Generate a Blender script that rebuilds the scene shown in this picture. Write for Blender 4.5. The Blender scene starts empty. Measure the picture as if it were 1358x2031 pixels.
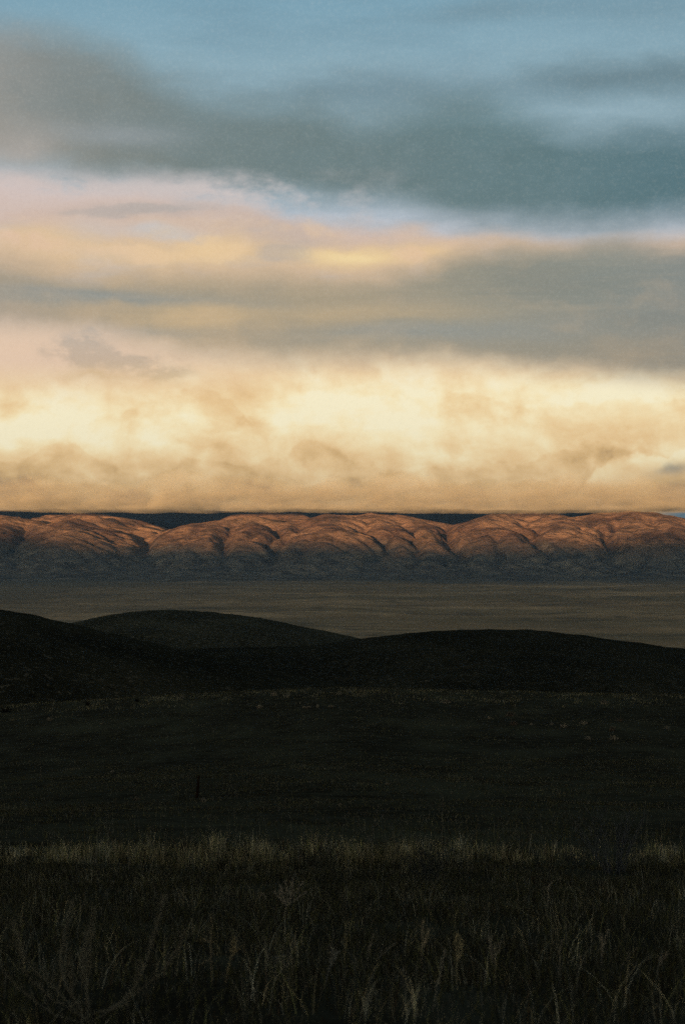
import bpy, math, random
import numpy as np

R = math.radians
random.seed(7)
rng = np.random.default_rng(11)
scene = bpy.context.scene
COL = scene.collection

# ------------------------------------------------------------------ camera
HX, HY, F = 679.0, 1091.0, 3949.0        # horizon and focal length of the picture, in its pixels
cam_d = bpy.data.cameras.new('camera')
cam = bpy.data.objects.new('camera', cam_d)
COL.objects.link(cam)
cam_d.sensor_fit = 'VERTICAL'
cam_d.sensor_height = 36.0
cam_d.lens = 70.0
cam.location = (0, 0, 0)
cam.rotation_euler = (R(90 + 1.095), 0, 0)
cam_d.clip_start = 0.1
cam_d.clip_end = 200000
cam_d.dof.use_dof = True
cam_d.dof.focus_distance = 70
cam_d.dof.aperture_fstop = 5.0
scene.camera = cam

# ------------------------------------------------------------------ colour management
scene.view_settings.view_transform = 'Standard'
scene.view_settings.look = 'None'
scene.view_settings.gamma = 1
scene.view_settings.use_curve_mapping = False
scene.view_settings.exposure = 1.5
scene.cycles.max_bounces = 6
scene.cycles.diffuse_bounces = 2
scene.cycles.volume_bounces = 0
scene.cycles.use_denoising = False

SUN_EL, SUN_AZ = 1.6, -167.0             # azimuth seen from +Y, clockwise; behind and to the left

# ------------------------------------------------------------------ world: dusk sky with cloud strata
world = bpy.data.worlds.new('World')
scene.world = world
world.use_nodes = True
nt = world.node_tree
nt.nodes.clear()


class V:
    """a float socket with arithmetic"""
    def __init__(s, sock): s.s = sock
    def __add__(a, b): return m('ADD', a, b)
    def __radd__(a, b): return m('ADD', b, a)
    def __sub__(a, b): return m('SUBTRACT', a, b)
    def __rsub__(a, b): return m('SUBTRACT', b, a)
    def __mul__(a, b): return m('MULTIPLY', a, b)
    def __rmul__(a, b): return m('MULTIPLY', b, a)
    def __truediv__(a, b): return m('DIVIDE', a, b)
    def __rtruediv__(a, b): return m('DIVIDE', b, a)


NT = nt


def plug(sock, v):
    if isinstance(v, V):
        NT.links.new(v.s, sock)
    elif hasattr(v, 'node'):
        NT.links.new(v, sock)
    else:
        sock.default_value = v


def m(op, a, b=None, clamp=False):
    n = NT.nodes.new('ShaderNodeMath')
    n.operation = op
    n.use_clamp = clamp
    plug(n.inputs[0], a)
    if b is not None:
        plug(n.inputs[1], b)
    return V(n.outputs[0])


def clamp01(a):
    return m('ADD', a, 0.0, True)


def step(e0, e1, v):
    n = NT.nodes.new('ShaderNodeMapRange')
    n.interpolation_type = 'SMOOTHSTEP'
    plug(n.inputs['Value'], v)
    plug(n.inputs['From Min'], e0)
    plug(n.inputs['From Max'], e1)
    return V(n.outputs['Result'])


def vec(x, y, z):
    n = NT.nodes.new('ShaderNodeCombineXYZ')
    plug(n.inputs[0], x); plug(n.inputs[1], y); plug(n.inputs[2], z)
    return n.outputs[0]


def noise(v, detail=4, rough=0.5, scale=1.0, dist=0.0):
    n = NT.nodes.new('ShaderNodeTexNoise')
    NT.links.new(v, n.inputs['Vector'])
    n.inputs['Scale'].default_value = scale
    n.inputs['Detail'].default_value = detail
    n.inputs['Roughness'].default_value = rough
    n.inputs['Distortion'].default_value = dist
    return V(n.outputs['Fac'])


def curve(v, lo, hi, pts, vlo, vhi):
    """piecewise smooth function of v given by pts [(v, value)]"""
    n = NT.nodes.new('ShaderNodeFloatCurve')
    plug(n.inputs['Value'], clamp01((v - lo) / (hi - lo)))
    c = n.mapping.curves[0]
    p = [((a - lo) / (hi - lo), (b - vlo) / (vhi - vlo)) for a, b in pts]
    c.points[0].location = p[0]
    c.points[1].location = p[-1]
    for q in p[1:-1]:
        c.points.new(*q)
    n.mapping.update()
    return V(n.outputs[0]) * (vhi - vlo) + vlo


def ramp(v, lo, hi, stops):
    n = NT.nodes.new('ShaderNodeValToRGB')
    plug(n.inputs[0], clamp01((v - lo) / (hi - lo)))
    r = n.color_ramp
    r.interpolation = 'EASE' if len(stops) < 3 else 'LINEAR'
    while len(r.elements) < len(stops):
        r.elements.new(0.5)
    for e, (p, c) in zip(r.elements, sorted(stops, key=lambda t: t[0])):
        e.position = (p - lo) / (hi - lo)
        e.color = (*c, 1)
    return n.outputs[0]


def mixc(f, a, b, mode='MIX'):
    n = NT.nodes.new('ShaderNodeMix')
    n.data_type = 'RGBA'
    n.blend_type = mode
    plug(n.inputs[0], f)
    for i, c in ((6, a), (7, b)):
        if isinstance(c, tuple):
            n.inputs[i].default_value = (*c, 1)
        else:
            NT.links.new(c, n.inputs[i])
    return n.outputs[2]


def srgb(r, g, b):
    f = lambda c: (c / 255 / 12.92) if c <= 10 else ((c / 255 + 0.055) / 1.055) ** 2.4
    return (f(r), f(g), f(b))


tc = nt.nodes.new('ShaderNodeTexCoord')
sep = nt.nodes.new('ShaderNodeSeparateXYZ')
nt.links.new(tc.outputs['Generated'], sep.inputs[0])
dx, dy, dz = (V(sep.outputs[i]) for i in range(3))
hh = m('MAXIMUM', m('SQRT', dx * dx + dy * dy), 0.02)
T = m('MINIMUM', m('MAXIMUM', dz / hh, -0.5), 1.2)
az = m('ARCTAN2', dx, dy)
cx, cy = dx / hh, dy / hh
SX = az * 3980.0 + HX                    # direction in units of the picture's pixels (az, elevation)
SY = HY - T * F


def fb(sx, sy, detail=4, rough=0.5, off=0.0, dist=0.0, shx=0.0, shy=0.0):
    """signed fractal noise, one cell = sx by sy units; seamless all round the horizon"""
    k = 3980.0 / sx
    z = T * (F / sy) + (off + shy / sy)
    n = noise(vec(cx * k + shx / sx, cy * k, z), detail, rough, 1.0, dist)
    return (n - 0.5) * 2.0


wide = fb(520, 150, 3, 0.5, 3.1)
medi = fb(170, 62, 5, 0.55, 9.7)
fine = fb(60, 34, 5, 0.6, 17.3)
wx = SX + wide * 70.0 + medi * 40.0 + fine * 10.0
wy = SY + wide * 26.0 + medi * 24.0 + fine * 9.0
puff = fb(150, 96, 5, 0.52, 31.0, 0.25)
puff2 = fb(150, 96, 5, 0.52, 31.0, 0.25, -22.0, -16.0)
lump = fb(62, 46, 5, 0.5, 23.0, 0.3)
lump2 = fb(62, 46, 5, 0.5, 23.0, 0.3, -9.0, -8.0)
relief = puff - puff2
big = fb(230, 120, 3, 0.5, 41.0)
puy = SY + puff * 34.0 + lump * 20.0
pux = SX + fb(110, 80, 4, 0.5, 57.0) * 56.0 + lump * 12.0
far_side = step(0.35, 1.1, m('ABSOLUTE', az))   # 0 over the range ahead, 1 to the sides and behind


def g(x0, y0, rx, ry, px=None, py=None):
    a = ((px or wx) - x0) * (1.0 / rx)
    b = ((py or wy) - y0) * (1.0 / ry)
    return m('EXPONENT', (a * a + b * b) * -1.0)


def edge(pts):
    ys = [p[1] for p in pts]
    c = curve(SX, -900, 2260, [(-900, pts[0][1])] + pts + [(2260, pts[-1][1])], min(ys) - 40, max(ys) + 40)
    mean = 0.5 * (pts[0][1] + pts[-1][1])
    return c * (1.0 - far_side) + far_side * mean


wyA = wy + lump * 8.0 + puff * 14.0

# clear air and thin veil behind everything
sky_tex = nt.nodes.new('ShaderNodeTexSky')
sky_tex.sky_type = 'NISHITA'
sky_tex.sun_disc = False
sky_tex.sun_elevation = R(SUN_EL)
sky_tex.sun_rotation = R(SUN_AZ)
sky_tex.altitude = 900
sky_tex.dust_density = 0.6

base = ramp(SY + wide * 30.0 + medi * 16.0, 0, 1100, [
    (0, srgb(120, 157, 175)), (120, srgb(136, 167, 181)), (250, srgb(146, 172, 184)),
    (385, srgb(172, 188, 200)), (430, srgb(190, 197, 208)), (520, srgb(196, 190, 190)), (700, srgb(222, 196, 170)),
    (1010, srgb(200, 160, 105)), (1022, srgb(70, 105, 125)), (1100, srgb(70, 100, 118))])
c = base
# soft grey wisps high up
a = clamp01(fb(330, 60, 5, 0.55, 5.5, 0.2) * 1.4 + 0.15) * step(260, 30, SY) * 0.55
c = mixc(a, c, srgb(104, 136, 152))
a = g(770, 180, 170, 34) * 0.7 + g(980, 24, 170, 26) * 0.5 + g(1330, 40, 170, 40) * 0.35
c = mixc(clamp01(a), c, srgb(108, 134, 146))
a = (step(900, 1180, wx) * step(105, 165, wyA) * step(225, 165, wyA)) * 1.0 + g(640, 176, 190, 30, wx, wyA) * 0.5
c = mixc(clamp01(a), c, srgb(104, 128, 138))

# thin veil above the dark deck
a = step(70, 190, wyA) * clamp01(0.5 + medi * 0.9 + fb(260, 40, 5, 0.6, 61.0) * 0.7)
c = mixc(clamp01(a * 0.6), c, ramp(SX, 0, 1358, [(0, srgb(124, 144, 152)), (1358, srgb(108, 136, 148))]))
# upper dark deck
topA = edge([(0, 62), (120, 78), (230, 108), (330, 160), (460, 190), (600, 196), (720, 232), (820, 212), (900, 196), (1010, 222), (1090, 250), (1180, 262), (1358, 262)])
botA = edge([(0, 340), (200, 362), (400, 380), (600, 392), (760, 404), (870, 432), (960, 456), (1200, 466), (1358, 448)])
aA = step(topA - 60.0, topA + 64.0, wyA) * (1.0 - step(botA - 60.0, botA + 34.0, wyA))
colA = ramp(SX, -100, 1500, [(-100, srgb(150, 146, 140)), (120, srgb(124, 130, 128)), (380, srgb(108, 124, 126)), (760, srgb(98, 120, 124)), (1060, srgb(90, 118, 124)), (1400, srgb(76, 108, 118))])
colA = mixc(clamp01(step(150, 400, SY) * 0.5 + medi * 0.45), colA, ramp(SX, 0, 1400, [(0, srgb(142, 130, 112)), (450, srgb(106, 116, 112)), (1300, srgb(72, 104, 112))]))
colA = mixc(clamp01(lump * 0.22 + fine * 0.2 + medi * 0.15), colA, srgb(128, 146, 152))
colA = mixc(clamp01(lump * -0.2 - fine * 0.2), colA, srgb(84, 104, 106))
colA = mixc(clamp01(g(210, 262, 130, 26) * 0.5), colA, srgb(150, 156, 160))
c = mixc(clamp01(aA * 0.96), c, colA)
c = mixc(clamp01(g(20, 300, 90, 50) * 0.6), c, srgb(176, 168, 162))
a = step(325, 385, wy) * step(520, 440, wy) * clamp01(step(640, 200, SX) + (medi * 1.8 + fine * 1.2 + 0.1) * step(900, 500, SX))
c = mixc(clamp01(a * 0.9), c, ramp(SX, 0, 1358, [(0, srgb(204, 188, 182)), (600, srgb(202, 192, 190)), (1358, srgb(190, 178, 170))]))

# pink and peach middle layer
topB = edge([(0, 370), (200, 392), (350, 396), (470, 412), (600, 430), (800, 440), (920, 462), (1100, 470), (1358, 462)])
aB = step(topB - 14.0, topB + 26.0, wy) * step(640, 560, wy)
colB = ramp(wy + medi * 20.0, 380, 620, [(380, srgb(206, 190, 186)), (440, srgb(206, 182, 168)), (500, srgb(212, 182, 152)), (570, srgb(194, 170, 140)), (620, srgb(184, 162, 134))])
colB = mixc(step(0.0, 0.5, fb(190, 46, 4, 0.5, 71.0)) * 0.6, colB, srgb(184, 178, 176))
colB = mixc(clamp01(lump * 0.55 + medi * 0.5 - 0.1), colB, srgb(222, 204, 196))
colB = mixc(clamp01(puff * 0.5 - fine * 0.3 - 0.1), colB, srgb(176, 168, 166))
c = mixc(clamp01(aB * 0.95), c, colB)
a = g(330, 432, 150, 16) * 0.5 + g(560, 470, 90, 30) * 0.35
c = mixc(clamp01(a), c, srgb(168, 160, 156))
a = g(350, 472, 70, 11) * 0.7 + g(210, 470, 60, 20) * 0.3
c = mixc(clamp01(a), c, srgb(186, 192, 202))
a = g(430, 495, 110, 26) * 0.75 + g(680, 503, 100, 20) + g(830, 500, 70, 20) * 0.8 + g(120, 490, 110, 26) * 0.45 + g(260, 515, 140, 24) * 0.5
c = mixc(clamp01(a), c, srgb(226, 194, 146))
pf = lump * 0.9 + puff * 0.8 + 1.0
a = step(0.30, 0.85, (g(430, 488, 70, 26) + g(300, 512, 110, 20) * 0.8 + g(110, 495, 90, 26) * 0.7 + g(590, 452, 110, 20) * 0.7 + g(820, 500, 60, 20) * 0.8 + g(60, 450, 70, 16) * 0.5) * pf)
c = mixc(clamp01(a * 0.65), c, ramp(SX, 0, 900, [(0, srgb(222, 188, 164)), (400, srgb(232, 200, 156)), (900, srgb(222, 188, 160))]))
a = step(0.3, 0.9, (g(560, 500, 60, 22) + g(240, 440, 120, 12) * 0.8 + g(330, 428, 110, 10)) * (2.0 - pf))
c = mixc(clamp01(a * 0.45), c, srgb(170, 164, 160))
a = g(682, 504, 70, 13) * 0.9
c = mixc(clamp01(a), c, srgb(238, 212, 160))

# middle grey-tan deck
topC = edge([(0, 528), (150, 552), (300, 556), (600, 556), (760, 546), (860, 524), (930, 500), (1100, 486), (1230, 474), (1358, 486)])
botC = edge([(0, 650), (150, 660), (300, 684), (500, 706), (700, 708), (900, 712), (1050, 728), (1200, 744), (1358, 762)])
aC = step(topC - 26.0, topC + 38.0, wy) * (1.0 - step(botC - 34.0, botC + 44.0, puy * 0.5 + wy * 0.5))
colC = ramp(wx, 0, 1400, [(0, srgb(160, 148, 130)), (300, srgb(170, 152, 122)), (620, srgb(164, 148, 120)), (900, srgb(146, 142, 126)), (1150, srgb(128, 134, 128)), (1400, srgb(122, 130, 130))])
colC = mixc(clamp01(step(560, 730, SY) * 0.7 + medi * 0.3), colC, ramp(SX, 0, 1400, [(0, srgb(196, 174, 156)), (300, srgb(192, 166, 134)), (700, srgb(160, 148, 128)), (1400, srgb(148, 136, 118))]))
a = g(130, 585, 190, 17) * 0.65 + g(330, 598, 260, 15) * 0.55 + g(560, 560, 300, 26) * 0.2
colC = mixc(clamp01(a), colC, srgb(132, 140, 140))
a = g(860, 655, 330, 24) * 0.65 + g(300, 665, 120, 14) * 0.5 + g(140, 700, 70, 24) * 0.3
colC = mixc(clamp01(a), colC, srgb(138, 144, 142))
a = g(380, 632, 120, 26) * 0.8 + g(700, 612, 260, 16) * 0.35
colC = mixc(clamp01(a), colC, srgb(208, 178, 134))
a = g(1080, 560, 220, 44) * 0.4 + g(1330, 640, 110, 20) * 0.35
colC = mixc(clamp01(a), colC, srgb(110, 118, 116))
streak = fb(420, 26, 5, 0.6, 83.0)
colC = mixc(clamp01(medi * 0.5 + wide * 0.25 + lump * 0.2), colC, srgb(196, 170, 138))
colC = mixc(clamp01(puff * 0.5 - lump * 0.25), colC, srgb(134, 134, 126))
colC = mixc(clamp01(streak * 0.35), colC, srgb(118, 120, 112))
colC = mixc(clamp01(streak * -0.3), colC, srgb(198, 176, 146))
c = mixc(clamp01(aC * 0.94), c, colC)

# lit cloud bank over the range
b = curve(SY + big * 20.0, 640, 1060, [(640, 0.5), (700, 0.62), (750, 0.74), (800, 0.86), (850, 0.88), (895, 0.78), (930, 0.64), (970, 0.5), (1000, 0.34), (1060, 0.2)], 0, 1)
b = b + puff * 0.26 + relief * 0.38 + big * 0.28 + lump * 0.06 + (lump - lump2) * 0.17 + (m('ABSOLUTE', fb(110, 84, 5, 0.5, 141.0, 0.4)) - 0.2) * 0.42 * step(700, 860, SY) - 0.03
b = b + g(110, 850, 90, 60, pux, puy) * 0.28 + g(30, 860, 50, 36, pux, puy) * 0.25 + g(600, 800, 130, 60, pux, puy) * 0.22 + g(790, 810, 110, 70, pux, puy) * 0.25
b = b + g(1025, 835, 60, 32, pux, puy) * 0.25 + g(1230, 780, 110, 26, pux, puy) * 0.2 + g(330, 850, 120, 50, pux, puy) * 0.1
b = b - g(440, 835, 70, 60, pux, puy) * 0.4 - g(480, 770, 50, 50, pux, puy) * 0.2 - g(900, 790, 40, 60, pux, puy) * 0.2 - g(105, 890, 60, 26, pux, puy) * 0.3 - g(1230, 860, 130, 40, pux, puy) * 0.34 - g(640, 895, 70, 20, pux, puy) * 0.22
b = b - g(270, 920, 130, 26, pux, puy) * 0.15 - g(60, 950, 200, 36, pux, puy) * 0.22 - g(1180, 905, 80, 24, pux, puy) * 0.25 - g(930, 885, 80, 22, pux, puy) * 0.15
b = b + g(1230, 930, 60, 30, pux, puy) * 0.2 - g(1330, 975, 90, 34, pux, puy) * 0.3
fade = step(900, 1015, SY)
b = b - fade * (puff * 0.1 + relief * 0.12)


def front(pts, amt, soft, depth, py):
    """a nearer bank of cloud: a crisp upper edge that melts away below"""
    e = edge(pts)
    return step(e - soft, e + soft, py) * step(e + depth, e + 10.0, SY) * amt


lumpy = SY + m('ABSOLUTE', fb(120, 100, 4, 0.5, 87.0)) * 54.0 + m('ABSOLUTE', fb(44, 38, 4, 0.55, 91.0)) * 22.0 - 16.0 + lump * 10.0
b = b - front([(-60, 900), (40, 918), (80, 882), (130, 868), (170, 905), (220, 912), (280, 935), (340, 925), (420, 905), (500, 912), (570, 892), (630, 868), (690, 898), (760, 920), (900, 925), (1060, 905), (1160, 880), (1358, 900)], 0.15, 6.0, 120.0, lumpy)
b = b - front([(-60, 960), (150, 950), (300, 975), (450, 945), (560, 960), (700, 940), (800, 965), (1000, 945), (1358, 960)], 0.13, 7.0, 90.0, lumpy)
b = b + front([(900, 1100), (1120, 1000), (1170, 940), (1200, 915), (1250, 900), (1300, 905), (1358, 890)], 0.22, 5.0, 60.0, lumpy) * step(1100, 1180, SX)
b = b - front([(-60, 800), (60, 790), (150, 830), (260, 800), (400, 770), (470, 800), (560, 830), (700, 800), (900, 770), (1000, 790), (1120, 800), (1180, 795), (1358, 790)], 0.15, 7.0, 80.0, lumpy)
colD = ramp(b, 0, 1, [(0, srgb(182, 148, 104)), (0.22, srgb(216, 178, 122)), (0.45, srgb(236, 200, 146)), (0.66, srgb(245, 218, 168)), (0.85, srgb(251, 234, 190)), (1.0, srgb(252, 241, 205))])
pink = step(830, 690, SY) * step(700, 100, SX) * 0.75 + step(790, 710, SY) * 0.35
colD = mixc(clamp01(pink), colD, srgb(228, 198, 172))
aD = step(botC - 34.0, botC + 44.0, puy * 0.5 + wy * 0.5)
colD = mixc(step(990, 1020, SY + lump * 5.0) * 0.5, colD, srgb(150, 118, 84))
c = mixc(clamp01(aD), c, colD)
# small ragged grey scud in front of the bank, left
a = step(0.12, 0.95, (g(160, 698, 70, 34, pux, puy) + g(330, 738, 70, 20, pux, puy) * 1.0 + g(240, 716, 100, 18, pux, puy) * 0.65) * (0.95 + lump * 1.3 + fb(40, 22, 5, 0.6, 133.0) * 1.2))
c = mixc(clamp01(a * 0.5), c, ramp(SY, 660, 770, [(660, srgb(150, 152, 150)), (720, srgb(164, 150, 132)), (770, srgb(206, 178, 132))]))
a = g(190, 745, 60, 14, pux, puy) * 0.5
c = mixc(clamp01(a), c, srgb(200, 168, 120))
a = g(1345, 938, 46, 13, pux, puy) * 0.75
c = mixc(clamp01(a), c, srgb(138, 134, 122))
a = step(1290, 1350, SX) * step(1014, 1021, SY)
c = mixc(clamp01(a), c, srgb(78, 112, 130))

# very fine mottling of the vapour
grain = fb(7, 6, 3, 0.7, 121.0)
c = mixc(clamp01(m('ABSOLUTE', grain) * 0.10), c, mixc(step(-0.05, 0.05, grain), (0.10, 0.11, 0.11), (0.95, 0.86, 0.72)))

# the deck goes on overhead, out of view, darkened to dim the ground
ov = noise(vec(dx / m('MAXIMUM', dz, 0.12) * 1.2, dy / m('MAXIMUM', dz, 0.12) * 1.2, 0.0), 5, 0.55, 1.0)
over = mixc(step(0.35, 0.65, ov), srgb(36, 42, 46), srgb(66, 77, 84))
c = mixc(step(0.28, 0.62, T), c, over)
c = mixc(step(0.0, -0.03, T), c, srgb(60, 62, 60))
# out of view: darkened deck, plus an added warm glow sunward that lights the weeds
sunward = cx * math.sin(R(SUN_AZ)) + cy * math.cos(R(SUN_AZ))
glow = step(-0.4, 1.0, sunward) * step(0.55, 0.03, T)
side = mixc(glow, over, mixc(step(0.3, 0.08, T), (0.95, 0.80, 0.60), (2.4, 1.85, 1.25)))
side = mixc(step(0.0, -0.03, T), side, srgb(60, 62, 60))
c = mixc(far_side * 0.9, c, side)

bg1 = nt.nodes.new('ShaderNodeBackground')
bg2 = nt.nodes.new('ShaderNodeBackground')
nt.links.new(sky_tex.outputs[0], bg1.inputs[0])
bg1.inputs[1].default_value = 0.05
nt.links.new(c, bg2.inputs[0])
bg2.inputs[1].default_value = 0.405
mx = nt.nodes.new('ShaderNodeMixShader')
mx.inputs[0].default_value = 0.94       # cloud cover lets a little of the clear sky through
nt.links.new(bg1.outputs[0], mx.inputs[1])
nt.links.new(bg2.outputs[0], mx.inputs[2])
wo = nt.nodes.new('ShaderNodeOutputWorld')
nt.links.new(mx.outputs[0], wo.inputs[0])

# ------------------------------------------------------------------ sun
sl = bpy.data.lights.new('sun', 'SUN')
sl.energy = 5.0
sl.angle = R(0.5)
sl.color = (1.0, 0.52, 0.255)
sun = bpy.data.objects.new('sun', sl)
COL.objects.link(sun)
sun.rotation_euler = (R(90 - SUN_EL), 0, R(180 - SUN_AZ) * 1.0 + R(180) * 0)
from mathutils import Vector
_sd = Vector((math.sin(R(SUN_AZ)) * math.cos(R(SUN_EL)), math.cos(R(SUN_AZ)) * math.cos(R(SUN_EL)), math.sin(R(SUN_EL))))
sun.rotation_euler = _sd.to_track_quat('Z', 'Y').to_euler()



# ------------------------------------------------------------------ helpers for the solid world
def mesh_object(name, verts, faces, mat, parent=None, smooth=False, colors=None):
    """verts (n,3) array; faces a list of index arrays, each (k,3) or (k,4)"""
    me = bpy.data.meshes.new(name)
    verts = np.asarray(verts, dtype=np.float32)
    faces = [np.asarray(f, dtype=np.int32) for f in faces if len(f)]
    loops = np.concatenate([f.ravel() for f in faces])
    sizes = np.concatenate([np.full(len(f), f.shape[1], dtype=np.int32) for f in faces])
    starts = np.concatenate([[0], np.cumsum(sizes)[:-1]]).astype(np.int32)
    me.vertices.add(len(verts))
    me.vertices.foreach_set('co', verts.ravel())
    me.loops.add(len(loops))
    me.loops.foreach_set('vertex_index', loops)
    me.polygons.add(len(sizes))
    me.polygons.foreach_set('loop_start', starts)
    me.polygons.foreach_set('use_smooth', np.full(len(sizes), smooth, dtype=bool))
    me.update(calc_edges=True)
    if colors is not None:
        at = me.attributes.new('tint', 'FLOAT_COLOR', 'POINT')
        cc = np.ones((len(verts), 4), dtype=np.float32)
        cc[:, :3] = colors
        at.data.foreach_set('color', cc.ravel())
    me.materials.append(mat)
    o = bpy.data.objects.new(name, me)
    COL.objects.link(o)
    if parent is not None:
        o.parent = parent
    return o


def perlin(x, y, seed=0):
    x = np.asarray(x, dtype=np.float64); y = np.asarray(y, dtype=np.float64)
    p = np.random.default_rng(seed).permutation(512).astype(np.int64)
    ang = np.random.default_rng(seed + 99).uniform(0, 2 * np.pi, 512)
    xi = np.floor(x).astype(np.int64); yi = np.floor(y).astype(np.int64)
    xf = x - xi; yf = y - yi
    u = xf * xf * xf * (xf * (xf * 6 - 15) + 10); v = yf * yf * yf * (yf * (yf * 6 - 15) + 10)

    def gr(i, j, fx, fy):
        h = p[(p[i & 511] + j) & 511]
        return np.cos(ang[h]) * fx + np.sin(ang[h]) * fy
    a = gr(xi, yi, xf, yf); b_ = gr(xi + 1, yi, xf - 1, yf)
    c_ = gr(xi, yi + 1, xf, yf - 1); d = gr(xi + 1, yi + 1, xf - 1, yf - 1)
    return ((a + (b_ - a) * u) * (1 - v) + (c_ + (d - c_) * u) * v) * 1.5


def fbm(x, y, octaves=5, gain=0.5, seed=0):
    t = 0; amp = 1.0
    for i in range(octaves):
        t = t + amp * perlin(x * 2 ** i, y * 2 ** i, seed + i)
        amp *= gain
    return t


def ridged(x, y, octaves=5, gain=0.5, seed=0):
    t = 0; amp = 1.0; w = 1.0
    for i in range(octaves):
        n = 1 - np.abs(perlin(x * 2 ** i, y * 2 ** i, seed + i)) * 1.6
        n = n * n * w
        w = np.clip(n * 1.4, 0, 1)
        t = t + amp * n
        amp *= gain
    return t


def sstep(a, b, v):
    t = np.clip((v - a) / (b - a), 0, 1)
    return t * t * (3 - 2 * t)


def grid_faces(nr, nc, wrap=False):
    i, j = np.meshgrid(np.arange(nr - 1), np.arange(nc if wrap else nc - 1), indexing='ij')
    j2 = (j + 1) % nc
    return np.stack([i * nc + j, i * nc + j2, (i + 1) * nc + j2, (i + 1) * nc + j], -1).reshape(-1, 4)


# ---- materials
def new_mat(name):
    global NT
    mt = bpy.data.materials.new(name)
    mt.use_nodes = True
    NT = mt.node_tree
    NT.nodes.clear()
    out = NT.nodes.new('ShaderNodeOutputMaterial')
    bs = NT.nodes.new('ShaderNodeBsdfPrincipled')
    bs.inputs['Roughness'].default_value = 0.95
    bs.inputs['Specular IOR Level'].default_value = 0.0
    NT.links.new(bs.outputs[0], out.inputs[0])
    return mt, bs


def coords(sx, sy, sz, off=0.0):
    t = NT.nodes.new('ShaderNodeTexCoord')
    mp = NT.nodes.new('ShaderNodeMapping')
    NT.links.new(t.outputs['Object'], mp.inputs[0])
    mp.inputs['Scale'].default_value = (1 / sx, 1 / sy, 1 / sz)
    mp.inputs['Location'].default_value = (off, off * 0.7, off * 0.3)
    return mp.outputs[0]


def bump(bs, h, strength, dist):
    n = NT.nodes.new('ShaderNodeBump')
    n.inputs['Strength'].default_value = strength
    n.inputs['Distance'].default_value = dist
    plug(n.inputs['Height'], h)
    NT.links.new(n.outputs[0], bs.inputs['Normal'])


# steppe floor: grazed soil and grass near by, tan and grey flats far out
mat_ground, bs = new_mat('ground')
t = NT.nodes.new('ShaderNodeTexCoord')
sp = NT.nodes.new('ShaderNodeSeparateXYZ')
NT.links.new(t.outputs['Object'], sp.inputs[0])
dist = m('SQRT', V(sp.outputs[0]) * V(sp.outputs[0]) + V(sp.outputs[1]) * V(sp.outputs[1]))
n1 = noise(coords(1.6, 1.6, 1.6), 6, 0.65)
n2 = noise(coords(9, 22, 9, 3.0), 6, 0.65)
n3 = noise(coords(0.12, 0.12, 0.12, 7.0), 4, 0.6)
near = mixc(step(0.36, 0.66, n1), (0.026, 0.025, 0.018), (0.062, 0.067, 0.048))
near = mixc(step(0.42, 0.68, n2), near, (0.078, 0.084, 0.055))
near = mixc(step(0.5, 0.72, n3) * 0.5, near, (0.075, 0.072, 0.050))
f0 = noise(coords(2300, 4000, 900, 11.0), 3, 0.5)
f1 = noise(coords(700, 620, 400, 1.0), 7, 0.66, 1.0, 0.6)
f2 = noise(coords(2600, 520, 400, 5.0), 6, 0.6, 1.0, 0.3)
f3 = noise(coords(120, 160, 100, 8.0), 5, 0.65)
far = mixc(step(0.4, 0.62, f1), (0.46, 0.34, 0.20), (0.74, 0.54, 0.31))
far = mixc(step(0.44, 0.64, f2) * 0.75, far, (0.34, 0.28, 0.17))
far = mixc(step(0.52, 0.68, f3) * 0.65, far, (0.17, 0.155, 0.11))
f5 = noise(coords(330, 150, 100, 21.0), 7, 0.7, 1.0, 0.8)
far = mixc(step(0.53, 0.60, f5) * 0.6, far, (0.18, 0.165, 0.125))
far = mixc(step(0.44, 0.36, f5) * 0.45, far, (0.66, 0.50, 0.32))
far = mixc(step(0.45, 0.62, f0) * 0.55, far, (0.30, 0.27, 0.18))
far = mixc(step(200.0, -1300.0, V(sp.outputs[0])) * 0.45, far, (0.20, 0.20, 0.17))
f4 = noise(coords(420, 900, 400, 13.0), 6, 0.65)
far = mixc(step(8000.0, 10300.0, dist + (f4 - 0.5) * 5200.0) * 0.85, far, (0.17, 0.185, 0.165))  # flats take on the slopes' painted slate shade towards the range
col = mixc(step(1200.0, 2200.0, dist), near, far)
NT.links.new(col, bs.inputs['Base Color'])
bump(bs, n1 * 0.12 + n3 * 0.03, 0.6, 1.0)

def hill_mat(name, k):
    mt, bs = new_mat(name)
    n1 = noise(coords(60, 60, 60, 2.0), 6, 0.6)
    n2 = noise(coords(7, 7, 7, 5.0), 5, 0.65)
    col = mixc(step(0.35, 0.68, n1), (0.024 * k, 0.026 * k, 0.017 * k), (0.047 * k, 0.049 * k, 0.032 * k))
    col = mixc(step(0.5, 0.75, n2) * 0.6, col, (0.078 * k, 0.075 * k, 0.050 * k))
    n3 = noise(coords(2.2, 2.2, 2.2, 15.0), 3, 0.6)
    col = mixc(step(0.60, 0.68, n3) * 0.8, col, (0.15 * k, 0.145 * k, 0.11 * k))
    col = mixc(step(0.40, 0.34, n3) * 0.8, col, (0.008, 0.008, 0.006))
    NT.links.new(col, bs.inputs['Base Color'])
    bump(bs, n2 * 0.8 + n3 * 0.5, 0.8, 1.0)
    return mt


mat_hill = [hill_mat('dark_hill_grass', 0.8), hill_mat('pale_hill_grass', 1.5), hill_mat('hill_grass', 0.85)]  # one grass mix, darker on the near hills and paler on the back one

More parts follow.
